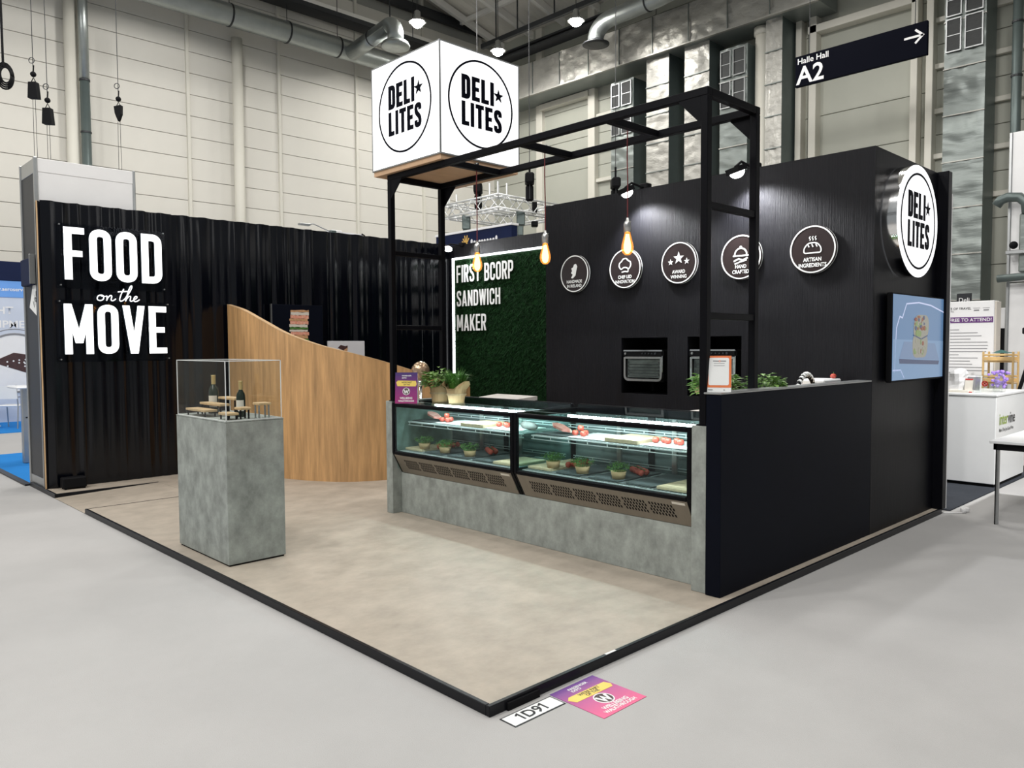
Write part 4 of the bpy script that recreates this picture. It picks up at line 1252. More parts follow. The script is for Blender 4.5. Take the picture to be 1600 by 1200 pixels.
# framed pictures on the curtain
p1 = thing('sandwich_picture', 'dark picture of a stacked meat sandwich above the oak partition', 'picture', (3.07, 7.1, 1.6), world=True)
MB().bbox(2.69, 7.235, 1.45, 3.45, 7.27, 2.185, .004).build('picture_panel', 'panelblack', p1)
MB().box(2.682, 7.233, 1.45, 2.692, 7.27, 2.187).build('edge_band', 'alu', p1)
fr = YM(2.95, 7.235, 1.66)
zz = .03
random.seed(3)
for k, (hh, mn) in enumerate(((.035, 'leaf'), (.05, 'bread'), (.045, 'hamprint'), (.03, 'cream'), (.03, 'leaf'), (.04, 'cream'), (.045, 'hamprint'), (.035, 'bread'), (.045, 'hamprint'), (.04, 'cream'), (.028, 'bread'))):
    m_ = MB()
    top = [(x*.034, zz+hh+random.uniform(-.006, .008)) for x in range(8, -1, -1)]
    bot = [(x*.034, zz+random.uniform(-.004, .004)) for x in range(0, 9)]
    ox = random.uniform(-.012, .012)
    flat(m_, fr, [(a+ox, b) for a, b in bot+top], .001, .005)
    m_.build('printed_layer', mn, p1)
    zz += hh
p2 = thing('sky_picture', 'pale picture with a dark figure above the lower oak partition', 'picture', (3.85, 7.1, 1.2), world=True)
MB().bbox(3.53, 7.235, 1.10, 4.13, 7.27, 1.695, .004).build('picture_panel', 'skyprint', p2)
fr = YM(3.53, 7.235, 1.1)
m_ = MB(); flat(m_, fr, [(.15, .50), (.20, .54), (.27, .52), (.31, .53), (.31, .48), (.27, .45), (.22, .47)], .001, .004); m_.build('printed_figure', 'brownprint', p2)
m_ = MB(); flat(m_, fr, [(.25, .47), (.31, .50), (.30, .43), (.24, .42)], .004, .006); m_.build('printed_hand', 'bread', p2)
m_ = MB(); flat(m_, fr, [(.36, .39), (.58, .375), (.58, .36), (.36, .36)], .001, .004); m_.build('printed_ground', 'ink', p2)

# ================================================================ OAK PARTITION
op = thing('oak_partition', 'curved oak veneer partition with sweeping sloped top', 'partition', (2.8, 5.6, ZP0), world=True)
plan = [(2.10, 7.27, 2.155), (2.13, 6.9, 2.075), (2.18, 6.5, 1.935), (2.25, 6.05, 1.775), (2.43, 5.61, 1.632), (2.67, 5.31, 1.54), (3.03, 5.13, 1.43), (3.5, 5.02, 1.28), (3.9, 5.0, 1.17), (4.22, 5.0, 1.095)]
def crom(P, n=8):
    out = []
    for i in range(len(P)-1):
        p0, p1, p2, p3 = P[max(i-1, 0)], P[i], P[i+1], P[min(i+2, len(P)-1)]
        for k in range(n):
            t = k/n
            out.append(tuple(.5*(2*p1[c]+(p2[c]-p0[c])*t+(2*p0[c]-5*p1[c]+4*p2[c]-p3[c])*t*t+(3*p1[c]-p0[c]-3*p2[c]+p3[c])*t**3) for c in range(3)))
    out.append(P[-1])
    return out
cv = crom(plan)
def offs(cv, dd):
    o = []
    for i, p in enumerate(cv):
        a, b = cv[max(i-1, 0)], cv[min(i+1, len(cv)-1)]
        tx, ty = b[0]-a[0], b[1]-a[1]
        L = math.hypot(tx, ty)
        o.append((p[0]-ty/L*dd, p[1]+tx/L*dd, p[2]))
    return o
inner = offs(cv, 0.055)
m_ = MB()
vs_, fs_ = [], []
for p, q in zip(cv, inner):
    vs_ += [(p[0], p[1], ZP0), (p[0], p[1], p[2]), (q[0], q[1], q[2]), (q[0], q[1], ZP0)]
for i in range(len(cv)-1):
    for k in (0, 2, 3):
        fs_.append((i*4+k, i*4+(k+1) % 4, (i+1)*4+(k+1) % 4, (i+1)*4+k))
fs_ += [(0, 1, 2, 3), tuple((len(cv)-1)*4+k for k in (3, 2, 1, 0))]
m_.add(vs_, fs_)
m_.build('veneered_body', 'oak', op)
m_ = MB()
c0, c1 = offs(cv, -.002), offs(cv, .057)
vs_, fs_ = [], []
for p, q in zip(c0, c1):
    vs_ += [(p[0], p[1], p[2]), (p[0], p[1], p[2]+.006), (q[0], q[1], q[2]+.006), (q[0], q[1], q[2])]
for i in range(len(cv)-1):
    for k in range(4):
        fs_.append((i*4+k, i*4+(k+1) % 4, (i+1)*4+(k+1) % 4, (i+1)*4+k))
m_.add(vs_, fs_)
m_.build('top_edge', 'oakedge', op)

# ================================================================ BACK WALL WITH MOSS
XB = 5.85
bk = thing('back_wall', 'black stand back wall framing the moss panel', 'stand wall', (5.9, 5.5, ZP0), world=True)
MB().bbox(XB, 3.3, ZP0, XB+.09, 7.9, 3.225, .003).build('wall_board', 'blackwall', bk)
MB().bbox(XB-.03, 7.27, ZP0, XB, 7.36, 3.19, .003).build('corner_strip', 'black', bk)
mp = thing('moss_panel', 'green artificial moss panel with lit edge and white letters', 'moss panel', (5.84, 5.5, .6), world=True)
MB().box(XB-.012, 3.74, .3, XB-.001, 7.23, 2.985).build('moss_backing', 'moss', mp)
random.seed(21)
vs_, fs_ = [], []
for i in range(22000):
    y, z = random.uniform(3.9, 7.195), random.uniform(.6, 2.96)
    a = random.uniform(0, 2*PI); ln = random.uniform(.04, .08); wd_ = random.uniform(.006, .012)
    dy, dz = math.cos(a), math.sin(a)-.3
    k = len(vs_)
    x = XB-.012
    vs_ += [(x, y-wd_*math.sin(a), z+wd_*math.cos(a)), (x, y+wd_*math.sin(a), z-wd_*math.cos(a)), (x-random.uniform(.012, .055), min(y+dy*ln, 7.20), min(z+dz*ln, 2.97))]
    fs_.append((k, k+1, k+2))
me = bpy.data.meshes.new('moss_tufts'); me.from_pydata(vs_, [], fs_); me.update()
me.materials.append(M['moss'])
o = bpy.data.objects.new('moss_tufts', me); col.objects.link(o); o.parent = mp; o.matrix_parent_inverse = Matrix.Translation(-Vector(WORLD_ROOTS[mp.name])); tag(o, kind='stuff')
MB().box(XB-.03, 7.235, .3, XB-.002, 7.275, 3.02).build('led_strip', 'led', mp)
MB().box(XB-.03, 3.76, 2.99, XB-.002, 7.235, 3.02).build('led_strip', 'led', mp)
frb = XM(XB-.082, 7.10, 0)
for (s_, x0, wd_, z0, hh) in (('FIRST', 0, .56, 2.615, .27), ('BCORP', .66, .63, 2.605, .27), ('SANDWICH', 0, 1.01, 2.24, .245), ('MAKER', 0, .69, 1.853, .255)):
    put_word(s_, frb, x0, z0, wd_, hh, -.005, .0, w=.44, t=.135, gap=.10, each=lambda ch, mb: mb.build('letter', 'letterw', mp))

# ================================================================ STORAGE CABIN
XC, YC = 4.27, 0.08
sb = thing('storage_cabin', 'tall black storage cabin wall block with two oven niches', 'stand cabin', (5, 1.9, ZP0), world=True)
CT, CE, YL = 3.19, 5.74, 3.72
# front face built around the niches
niche = ((2.060, 2.635, 1.110, 1.685), (1.250, 1.828, 1.115, 1.688))
MB().box(XC, niche[0][1], ZP0, XC+.03, YL, CT).build('front_board', 'blackwall', sb)
MB().box(XC, YC, ZP0, XC+.03, niche[1][0], CT).build('front_board', 'blackwall', sb)
MB().box(XC, niche[1][1], ZP0, XC+.03, niche[0][0], CT).build('front_board', 'blackwall', sb)
for (a, b, z0, z1) in niche:
    MB().box(XC, a, ZP0, XC+.03, b, z0).build('front_board', 'blackwall', sb)
    MB().box(XC, a, z1, XC+.03, b, CT).build('front_board', 'blackwall', sb)
    nb_ = MB()
    nb_.box(XC+.03, a-.012, z0-.012, XC+.50, a, z1+.012); nb_.box(XC+.03, b, z0-.012, XC+.50, b+.012, z1+.012)
    nb_.box(XC+.03, a, z0-.012, XC+.50, b, z0); nb_.box(XC+.03, a, z1, XC+.50, b, z1+.012); nb_.box(XC+.50, a, z0, XC+.51, b, z1)
    nb_.build('niche_lining', 'matt', sb)
MB().box(XC+.03, YL-.03, ZP0, CE+.1, YL, CT).build('side_board', 'blackwall', sb)
MB().box(XC+.03, YC, ZP0, CE, YC+.03, CT).build('side_board', 'black', sb)
MB().box(XC+.03, YC+.03, CT-.03, CE+.1, YL-.03, CT).build('roof_board', 'black', sb)
MB().bbox(CE, -.01, ZP0, CE+.10, YL-.03, 3.20, .004).build('end_fin', 'black', sb)
MB().box(CE+.1, -.012, ZP0, CE+.112, .0, 3.0).build('white_edge', 'white', sb)

# ovens
def oven(y0, y1, z0, z1, label):
    t = thing('built_in_oven', label, 'oven', (XC+.2, (y0+y1)/2, z0), group='ovens in the cabin niches', world=True)
    w_, h_ = y1-y0, z1-z0
    MB().bbox(XC+.03, y0+.02, z0, XC+.45, y1-.02, z1, .01).build('oven_body', 'matt', t)
    fr = XM(XC+.03, y1, z0)
    m_ = MB(); stroke(m_, fr, rpath([(.02, h_-.075), (.02, .02), (w_-.02, .02), (w_-.02, h_-.075)], .05), .022, .0, .035)
    stroke(m_, fr, [(.02, h_-.08), (w_-.02, h_-.08)], .022, .0, .03)
    dr = m_.build('door_frame', 'steel', t)
    m_ = MB(); flat(m_, fr, [(.045, .045), (w_-.045, .045), (w_-.045, h_-.095), (.045, h_-.095)], .008, .014); m_.build('door_glass', 'ovenglass', dr)
    m_ = MB()
    for k in range(5):
        stroke(m_, fr, [(.06, .06+.03*k), (w_-.06, .06+.03*k)], .004, .015, .018)
    for y in (.058, w_-.058):
        for k in range(4): flat(m_, fr, [(y-.005, .07+.04*k), (y+.005, .07+.04*k), (y+.005, .09+.04*k), (y-.005, .09+.04*k)], .015, .018)
    m_.build('rack', 'greybox', dr)
    m_ = MB(); flat(m_, fr, [(.0, h_-.062), (w_, h_-.062), (w_, h_-.012), (.0, h_-.012)], .0, .03); cp_ = m_.build('control_panel', 'matt', t)
    m_ = MB(); stroke(m_, fr, [(.01, h_-.008), (w_-.005, h_-.008)], .014, .0, .04); stroke(m_, fr, [(w_-.008, h_-.01), (w_-.008, .10)], .010, .0, .03); m_.build('top_trim', 'chrome', t)
    for k in range(5):
        MB().tube([fr((w_*.5+.04*k, h_-.037), .03), fr((w_*.5+.04*k, h_-.037), .042)], .007 if k < 4 else .012, 10).build('knob', 'greybox', cp_)
    MB().tube([fr((.035, h_-.037), .03), fr((.035, h_-.037), .045)], .012, 12).build('knob', 'steel', cp_)
oven(2.115, 2.610, 1.232, 1.56, 'steel framed oven in the niche nearer the moss panel')
oven(1.305, 1.805, 1.240, 1.565, 'steel framed oven half hidden by the frame post and orange card')

# badges
def badge(y, z, lines, icon, label):
    t = thing('round_badge', label, 'badge', (XC-.03, y, z), group='round badges on the cabin wall', world=True)
    fr = XM(XC-.028, y, z)
    m_ = MB(); flat(m_, fr, circle(0, 0, .205, 48), -.012, 0); m_.build('disc', 'badge', t)
    m_ = MB(); ring(m_, fr, 0, 0, .188, .199, 0, .004, 56); m_.build('white_ring', 'letterw', t)
    m_ = MB(); ring(m_, fr, 0, 0, .197, .204, -.0275, -.024, 56); m_.build('lit_rim', 'acredge', t)
    MB().tube([fr((0, .1), -.028), fr((0, .1), -.012)], .012, 8).build('spacer', 'alu', t)
    for i, l in enumerate(lines):
        text(l, fr, 0, -.10-.048*i, .046, 'letterw', t, h=.002, bold=.02, align='CENTER', sx=.86)
    m_ = MB()
    icon(m_, fr)
    m_.build('icon', 'letterw', t)
def ic_ireland(m_, fr):
    flat(m_, fr, [(-.045, -.045), (-.02, -.05), (.02, -.02), (.03, .03), (.045, .075), (.025, .105), (.0, .10), (-.015, .07), (-.04, .06), (-.03, .03), (-.045, .01), (-.02, -.01)], .001, .004)
def ic_hat(m_, fr):
    p = [(-.045, -.01), (-.075, .02), (-.07, .06), (-.04, .075), (-.025, .10), (.02, .105), (.04, .08), (.07, .07), (.08, .03), (.05, -.01), (.02, .012), (-.02, .012)]
    stroke(m_, fr, rpath(p, .03, True), .012, .001, .004, True)
    stroke(m_, fr, [(-.04, -.035), (0, -.028), (.04, -.035)], .012, .001, .004)
    stroke(m_, fr, [(.043, -.035), (.043, -.005)], .010, .001, .004)
def ic_stars(m_, fr):
    flat(m_, fr, star(0, .045, .062), .001, .004)
    flat(m_, fr, star(-.092, .01, .032), .001, .004)
    flat(m_, fr, star(.092, .01, .032), .001, .004)
def ic_cloche(m_, fr):
    stroke(m_, fr, circle(0, .02, .06, 20, 0, PI), .013, .001, .004)
    stroke(m_, fr, [(-.078, .012), (.078, .012)], .013, .001, .004)
    flat(m_, fr, circle(0, .09, .012, 10), .001, .004)
    stroke(m_, fr, [(-.07, -.035), (-.02, -.015), (.02, -.03), (.07, -.01)], .014, .001, .004)
    stroke(m_, fr, [(-.06, -.06), (-.01, -.045), (.06, -.03)], .012, .001, .004)
def ic_bread(m_, fr):
    stroke(m_, fr, rpath([(-.075, -.03), (-.075, .01), (-.04, .055), (.04, .055), (.075, .01), (.075, -.03)], .03, True), .010, .001, .004, True)
    for x in (-.03, .005, .04):
        stroke(m_, fr, [(x-.012, .045), (x, .02)], .009, .001, .004)
    for x in (-.025, 0, .025):
        stroke(m_, fr, rpath([(x, .075), (x+.008, .085), (x-.006, .097), (x+.006, .11)], .008), .007, .001, .004)
badge(3.264, 2.395, ('HANDMADE', 'IN IRELAND'), ic_ireland, 'round dark badge with island map reading Handmade In Ireland')
badge(2.569, 2.398, ('CHEF LED', 'INNOVATION'), ic_hat, 'round dark badge with chef hat reading Chef Led Innovation')
badge(1.914, 2.405, ('AWARD', 'WINNING'), ic_stars, 'round dark badge with three stars reading Award Winning')
badge(1.248, 2.403, ('HAND', 'CRAFTED'), ic_cloche, 'round dark badge with dish on hand reading Hand Crafted')
badge(.576, 2.41, ('ARTISAN', 'INGREDIENTS'), ic_bread, 'round dark badge with steaming loaf reading Artisan Ingredients')

# deli lites emblem
def logo(parent, fr, R_, ink, hs):
    m_ = MB(); ring(m_, fr, 0, 0, R_*.955, R_, hs*.2, hs, 64); m_.build('logo_ring', ink, parent)
    e = lambda ch, mb: mb.build('letter', ink, parent)
    put_word('DELI', fr, -.60*R_, .05*R_, .99*R_, .54*R_, hs*.2, hs, w=.47, t=.20, gap=.09, each=e)
    put_word('LITES', fr, -.60*R_, -.55*R_, 1.24*R_, .54*R_, hs*.2, hs, w=.47, t=.20, gap=.09, each=e)
    m_ = MB(); flat(m_, fr, star(.54*R_, .31*R_, .165*R_), hs*.2, hs); m_.build('star', ink, parent)

# round lit sign on the cabin side
rs = thing('round_lit_sign', 'big round lit sign reading Deli Lites above the television', 'illuminated sign', (4.87, 0, 2.17), world=True)
RX, RZ, RR = 4.865, 2.635, .467
fr = YM(RX, -.045, RZ)
m_ = MB()
vs_, fs_ = [], []
for i in range(64):
    a = 2*PI*i/64
    for h in (-.12, -.002):
        vs_.append(fr((RR*.998*math.cos(a), RR*.998*math.sin(a)), h))
for i in range(64):
    j = (i+1) % 64
    fs_.append((2*i, 2*i+1, 2*j+1, 2*j))
m_.add(vs_, fs_); m_.build('drum', 'chrome', rs, True)
m_ = MB(); flat(m_, fr, circle(0, 0, RR, 64), -.002, .004); m_.build('lit_face', 'lit', rs)
logo(rs, Fr(fr((0, 0), .004), fr.r, fr.u), RR*.86, 'bluink', .004)

# television
tv = thing('television', 'wide television on the cabin side showing a wrapped sandwich', 'television', (5.2, .02, 1.28), world=True)
MB().bbox(4.50, .015, 1.285, 5.86, .062, 2.03, .006).build('television_body', 'matt', tv)
MB().bbox(4.9, .062, 1.5, 5.5, .079, 1.85, .004).build('wall_mount', 'matt', tv)
fr = YM(4.50, .015, 1.285)
W_, H_ = 1.36, .745
scn = MB(); flat(scn, fr, [(.012, .016), (W_-.012, .016), (W_-.012, H_-.012), (.012, H_-.012)], 0, .002)
scr = scn.build('screen', 'screen', tv)
def scp(poly, mn, h0, nm):
    m_ = MB(); flat(m_, fr, poly, .002, .002+h0); m_.build(nm, mn, scr)
scp([(.013, .017), (W_-.013, .017), (W_-.013, .345), (.013, .36)], 'screen2', .001, 'picture_table')
scp([(.16, .20), (1.14, .17), (1.02, .325), (.26, .34)], 'screen3', .002, 'picture_tray')
scp([(.17, .155), (1.12, .13), (1.14, .165), (.16, .195)], 'screendk', .002, 'picture_tray_edge')
scp(rpath([(.46, .20), (.81, .20), (.84, .40), (.46, .40)], .09, True), 'screenwrap', .003, 'picture_sandwich')
scp([(.48, .39), (.66, .355), (.82, .39), (.82, .40), (.66, .368), (.48, .40)], 'screendk', .0045, 'picture_gap')
scp(rpath([(.47, .35), (.83, .35), (.86, .575), (.50, .575)], .14, True), 'screenwrap', .004, 'picture_sandwich')
random.seed(9)
for k in range(26):
    x, y = random.uniform(.52, .80), random.uniform(.45, .555)
    scp(circle(x, y, random.uniform(.012, .034), 9, ry=random.uniform(.010, .024)), ('screenred', 'screenwrap', 'screenred', 'screendk', 'screengrn')[k % 5], .005+.0001*k, 'picture_filling')
for k in range(16):
    x, y = random.uniform(.50, .79), random.uniform(.24, .35)
    scp(circle(x, y, random.uniform(.010, .026), 8, ry=random.uniform(.010, .03)), ('screenwrap', 'screenred', 'screengrn')[k % 3] if x > .66 else ('screenwrap', 'screengrn')[k % 2], .0042+.00005*k, 'picture_filling')
scp(rpath([(.52, .39), (.64, .38), (.66, .43), (.53, .445)], .03, True), 'screengrn', .0078, 'picture_leaf')
m_ = MB(); stroke(m_, fr, [(.06, .08), (.09, .45), (.16, .55), (.22, .54), (.31, .66), (.60, .68), (.90, .665), (1.33, .60)], .012, .002, .003); stroke(m_, fr, [(.02, .10), (.20, .10), (.28, .03)], .012, .002, .003); m_.build('reflected_line', 'screenline', scr)  # glowing line drawn on the screen in place of a reflection

# flood lamps
def flood(loc, tilt, label, power, aim):
    t = thing('flood_lamp', label, 'flood lamp', loc, world=True, group='flood lamps on the stand walls')
    L = Vector(loc); A = (Vector(aim)-L).normalized()
    side = A.cross(Vector((0, 0, 1))).normalized(); upv = side.cross(A)
    fr = Fr(L, side, upv)
    if fr.n.dot(A) < 0: fr = Fr(L, -side, upv)
    m_ = MB(); m_.prism([(-.10, -.045), (.10, -.045), (.10, .045), (-.10, .045)], -.05, .0, lambda p, h: fr(p, h)); m_.build('lamp_housing', 'matt', t)
    m_ = MB(); vs_, fs_ = [], []
    for j in range(7):
        for k in range(18):
            a, q = 2*PI*k/18, PI/2*j/6
            vs_.append(fr((.095*math.cos(q)*math.cos(a), .045*math.cos(q)*math.sin(a)), .05*math.sin(q)))
    for j in range(6):
        for k in range(18):
            fs_.append((j*18+k, j*18+(k+1) % 18, (j+1)*18+(k+1) % 18, (j+1)*18+k))
    m_.add(vs_, fs_); m_.build('lens', 'flood', t, True)
    MB().tube([L-A*.05, L-A*.05+Vector((.10, 0, .06)), (max(L.x+.3, 4.32), L.y, 3.20)], .012, 8).build('arm', 'matt', t)
    MB().bbox(max(L.x+.3, 4.32)-.04, L.y-.05, 3.19, max(L.x+.3, 4.32)+.05, L.y+.05, 3.25, .01).build('clamp', 'matt', t)
    l = bpy.data.lights.new('flood_light', 'SPOT'); l.energy = power; l.spot_size = math.radians(125); l.spot_blend = .5; l.shadow_soft_size = .06; l.color = (.97, .98, 1.0)
    o = bpy.data.objects.new('flood_light', l)
    o.matrix_world = Matrix.Translation(L+A*.065) @ A.to_track_quat('-Z', 'Y').to_matrix().to_4x4()
    col.objects.link(o)
flood((4.03, 2.38, 3.12), 0, 'flood lamp over the chef hat badge on the cabin top', 115, (4.22, 2.28, 2.55))
flood((4.03, 1.17, 3.12), 0, 'flood lamp over the cabin wall seen through the frame corner', 115, (4.22, 1.07, 2.55))
flood((5.55, 7.05, 3.13), 0, 'flood lamp glaring at the corner of the moss wall', 40, (5.8, 5.4, 2.2))

# ================================================================ COUNTER
XF = 2.0
hw = thing('half_wall', 'blue black half height side wall of the counter', 'half wall', (3.1, .13, ZP0), world=True)
MB().bbox(1.985, .08, ZP0, XC-.002, .185, 1.30, .003).build('side_panel', 'panelblack', hw)
MB().bbox(1.98, .078, 1.30, XC-.002, .20, 1.312, .003).build('top_cap', 'alu', hw)
cs = thing('counter_surround', 'grey concrete look counter front with end pillars', 'counter', (2.3, 1.9, ZP0), world=True)
MB().bbox(XF, .19, ZP0, 2.78, .298, 1.10, .003).build('end_pillar', 'concrete', cs)
MB().bbox(XF, 3.545, ZP0, 2.78, 3.64, 1.10, .003).build('end_pillar', 'concrete', cs)
MB().bbox(2.10, .30, ZP0, 2.14, 3.543, .425, .003).build('front_board', 'concrete', cs)
# display fridges
def fridge(y0, y1, label):
    t = thing('display_fridge', label, 'display fridge', (2.4, (y0+y1)/2, .425), group='display fridges in the counter', world=True)
    W = y1-y0
    # side cheeks (black frame outline)
    for (ya, yb) in ((y0, y0+.03), (y1-.03, y1)):
        m_ = MB()
        m_.prism([(2.105, .43), (2.14, .43), (2.045, .62), (2.03, .66), (2.03, 1.05), (2.75, 1.05), (2.75, 1.085), (2.0, 1.085), (2.0, .62)], ya, yb, lambda p, h: (p[0], h, p[1]))
        m_.build('frame_cheek', 'metal', t)
        MB().box(2.05, ya+.008, .47, 2.70, yb-.008, 1.05).build('side_pane', 'fridgeglass', t)
    MB().bbox(XF, y0+.03, 1.05, 2.035, y1-.03, 1.085, .008).build('top_rail', 'metal', t)
    MB().bbox(XF-.002, y0+.03, .605, 2.04, y1-.03, .638, .008).build('lower_rail', 'metal', t)
    MB().bbox(2.72, y0+.03, 1.05, 2.76, y1-.03, 1.118, .008).build('rear_rail', 'metal', t)
    MB().box(2.004, y0+.03, .638, 2.010, y1-.03, 1.05).build('front_pane', 'fridgeglass', t)
    MB().add([(2.032, y0+.03, 1.080), (2.032, y1-.03, 1.080), (2.73, y1-.03, 1.112), (2.73, y0+.03, 1.112), (2.032, y0+.03, 1.085), (2.032, y1-.03, 1.085), (2.73, y1-.03, 1.117), (2.73, y0+.03, 1.117)],
             [(0, 1, 2, 3), (4, 5, 6, 7), (0, 1, 5, 4), (1, 2, 6, 5), (2, 3, 7, 6), (3, 0, 4, 7)]).build('top_pane', 'fridgeglass', t)
    # vent panel
    a, b = Vector((2.002, 0, .603)), Vector((2.098, 0, .428))
    fr = Fr((2.098, y1-.03, .428), (0, -1, 0), (a-b))
    Lp = (a-b).length; Wp = W-.06
    m_ = MB(); flat(m_, fr, [(0, 0), (Wp, 0), (Wp, Lp), (0, Lp)], -.012, 0); vp_ = m_.build('vent_panel', 'taupe', t)
    for g in range(6):
        m_ = MB()
        gx = .12+g*(Wp-.30)/5.6
        for r_ in range(4):
            for c_ in range(8):
                x = gx+c_*.025+(.012 if r_ % 2 else 0)
                y = .135-r_*.026
                flat(m_, fr, [(x, y), (x+.012, y), (x+.008, y+.020), (x-.004, y+.020)], .0, .0012)
        tag(m_.build('vent_slots', 'matt', vp_), kind='stuff')
    m_ = MB(); flat(m_, fr, [(Wp-.12, Lp-.03), (Wp-.02, Lp-.03), (Wp-.02, Lp-.012), (Wp-.12, Lp-.012)], .0, .001); m_.build('name_plate', 'label', vp_)
    # lining
    MB().box(2.04, y0+.03, .575, 2.70, y1-.03, .59).build('floor_tray', 'fridgein', t)
    MB().box(2.70, y0+.03, .43, 2.715, y1-.03, 1.05).build('rear_door', 'fridgeback', t)
    MB().box(2.694, (y0+y1)/2-.03, .6, 2.70, (y0+y1)/2+.03, 1.05).build('rear_stile', 'greybox', t)
    MB().box(2.195, y0+.04, 1.064, 2.215, y0+1.22, 1.084).build('led_strip', 'fridgeled', t)
    MB().box(2.185, y0+.03, 1.084, 2.225, y1-.03, 1.0865).build('led_holder', 'alu', t)
    m_ = MB()
    for i in range(42):
        m_.box(2.190, y0+.05+.028*i, 1.066, 2.194, y0+.056+.028*i, 1.086)
    tag(m_.build('led_fins', 'greybox', t), kind='stuff')
    # wire shelves
    for (x0, x1, z, nm) in ((2.06, 2.66, .640, 'lower_shelf'), (2.16, 2.60, .905, 'upper_shelf')):
        m_ = MB()
        n_ = int(W/.035)
        for i in range(n_):
            y = y0+.05+(W-.10)*i/(n_-1)
            m_.box(x0, y-.002, z-.004, x1, y+.002, z)
        for x in (x0, (x0+x1)/2, x1):
            m_.box(x-.004, y0+.04, z-.010, x+.004, y1-.04, z-.003)
        m_.build(nm, 'shelfwire', t)
        m_ = MB()
        for (x, za, zb) in ((x0, z-.004, z-.032), (x1, z+.03, z+.05)):
            for zz in (za, zb):
                m_.box(x-.003, y0+.04, zz-.003, x+.003, y1-.04, zz+.003)
            for i in range(9):
                y = y0+.06+(W-.12)*i/8
                m_.box(x-.003, y-.003, min(za, zb), x+.003, y+.003, max(za, zb))
        m_.build('shelf_rail', 'shelfwire', t)
    for y in (y0+.34*W, y1-.34*W):
        MB().box(2.62, y-.02, .6, 2.64, y+.02, 1.05).build('shelf_post', 'steel', t)
fridge(1.925, 3.543, 'glass display fridge farther along the counter beside the oak partition')
fridge(.302, 1.915, 'glass display fridge next to the black half wall')

# ---- food
def board(x, y, z, sx, sy, mn, label, cat='serving board', rz_=0, name='serving_board', th=.022, grp=None):
    o = MB().bbox(-sx/2, -sy/2, 0, sx/2, sy/2, th, .004).build(name, mn)
    o.location = (x, y, z); o.rotation_euler = (0, 0, rz_)
    return tag(o, label, cat, grp)
tomato_mesh = None
def tomato(x, y, z, r_, label, grp):
    global tomato_mesh
    t = thing('tomato', label, 'tomato', (x, y, z), group=grp)
    if tomato_mesh is None:
        prof = [(0, .04), (.25, .0), (.6, .08), (.92, .4), (1.0, .85), (.9, 1.3), (.6, 1.62), (.25, 1.66), (.0, 1.58)]
        a = MB().lathe(prof, (0, 0, 0), 16).build('skin', 'tomato', t, True)
        m_ = MB()
        for k in range(5):
            q = 2*PI*k/5
            m_.add([(0, 0, 1.62), (.45*math.cos(q-.25), .45*math.sin(q-.25), 1.70), (.75*math.cos(q), .75*math.sin(q), 1.60), (.45*math.cos(q+.25), .45*math.sin(q+.25), 1.70)], [(0, 1, 2, 3)])
        b = m_.build('calyx', 'leaf', t)
        tomato_mesh = (a.data, b.data)
    else:
        for nm, dta in zip(('skin', 'calyx'), tomato_mesh):
            o = bpy.data.objects.new(nm, dta); col.objects.link(o); o.parent = t
    t.scale = (r_,)*3
def cress(x, y, z, label):
    t = thing('cress_pot', label, 'cress', (x, y, z), group='cress pots in the fridges')
    t.scale = (1.25, 1.25, 1.2)
    MB().lathe([(.036, 0), (.045, .045), (.042, .045), (.03, .01)], (0, 0, 0), 14).build('pot', 'kraft', t, True)
    m_ = MB()
    for i in range(150):
        a, q = random.uniform(0, 2*PI), math.sqrt(random.random())*.04
        bx, by = q*math.cos(a), q*math.sin(a)
        tx, ty, tz = bx*1.75+random.uniform(-.008, .008), by*1.75+random.uniform(-.008, .008), random.uniform(.075, .105)-q*.5
        s_ = .006
        an = random.uniform(0, PI)
        m_.add([(bx, by, .04), (bx+.0015, by, .04), (tx, ty, tz)], [(0, 1, 2)])
        m_.add([(tx-s_*math.cos(an), ty-s_*math.sin(an), tz), (tx, ty, tz+s_), (tx+s_*math.cos(an), ty+s_*math.sin(an), tz), (tx, ty, tz-s_*.4)], [(0, 1, 2, 3)])
    tag(m_.build('cress_leaves', 'leaf', t), kind='stuff')
def vine(x, y, z, rz_, label):
    t = thing('tomato_vine', label, 'tomatoes', (x, y, z), rz_, group='cherry tomato vines in the fridges')
    t.scale = (1.25, 1.25, 1.25)
    MB().tube([(-.09, 0, .035), (0, .006, .04), (.09, 0, .035)], .003, 6).build('stalk', 'leaf', t)
    for k in range(8):
        MB().ball((-.085+.024*k, (-1)**k*.020, .020), .019, 10).build('cherry_tomato', 'tomato', t, True)
def meat(x, y, z, rz_, label):
    t = thing('meat_slice', label, 'meat', (x, y, z), rz_, group='meat slices in the fridges')
    m_ = MB(); m_.prism([(-.10, -.02), (-.05, -.045), (.05, -.05), (.10, -.02), (.105, .02), (.05, .045), (-.06, .03)], 0, .018, lambda p, h: (p[0], p[1], .012+h+abs(p[0]+.1)*.22)); m_.build('lean', 'meat', t)
    m_ = MB(); m_.prism([(-.11, -.03), (-.05, -.055), (.06, -.06), (.11, -.03), (.11, -.02), (.05, -.05), (-.05, -.045), (-.10, -.02)], 0, .014, lambda p, h: (p[0], p[1], .010+h+abs(p[0]+.1)*.22)); m_.build('fat_rim', 'label', t)
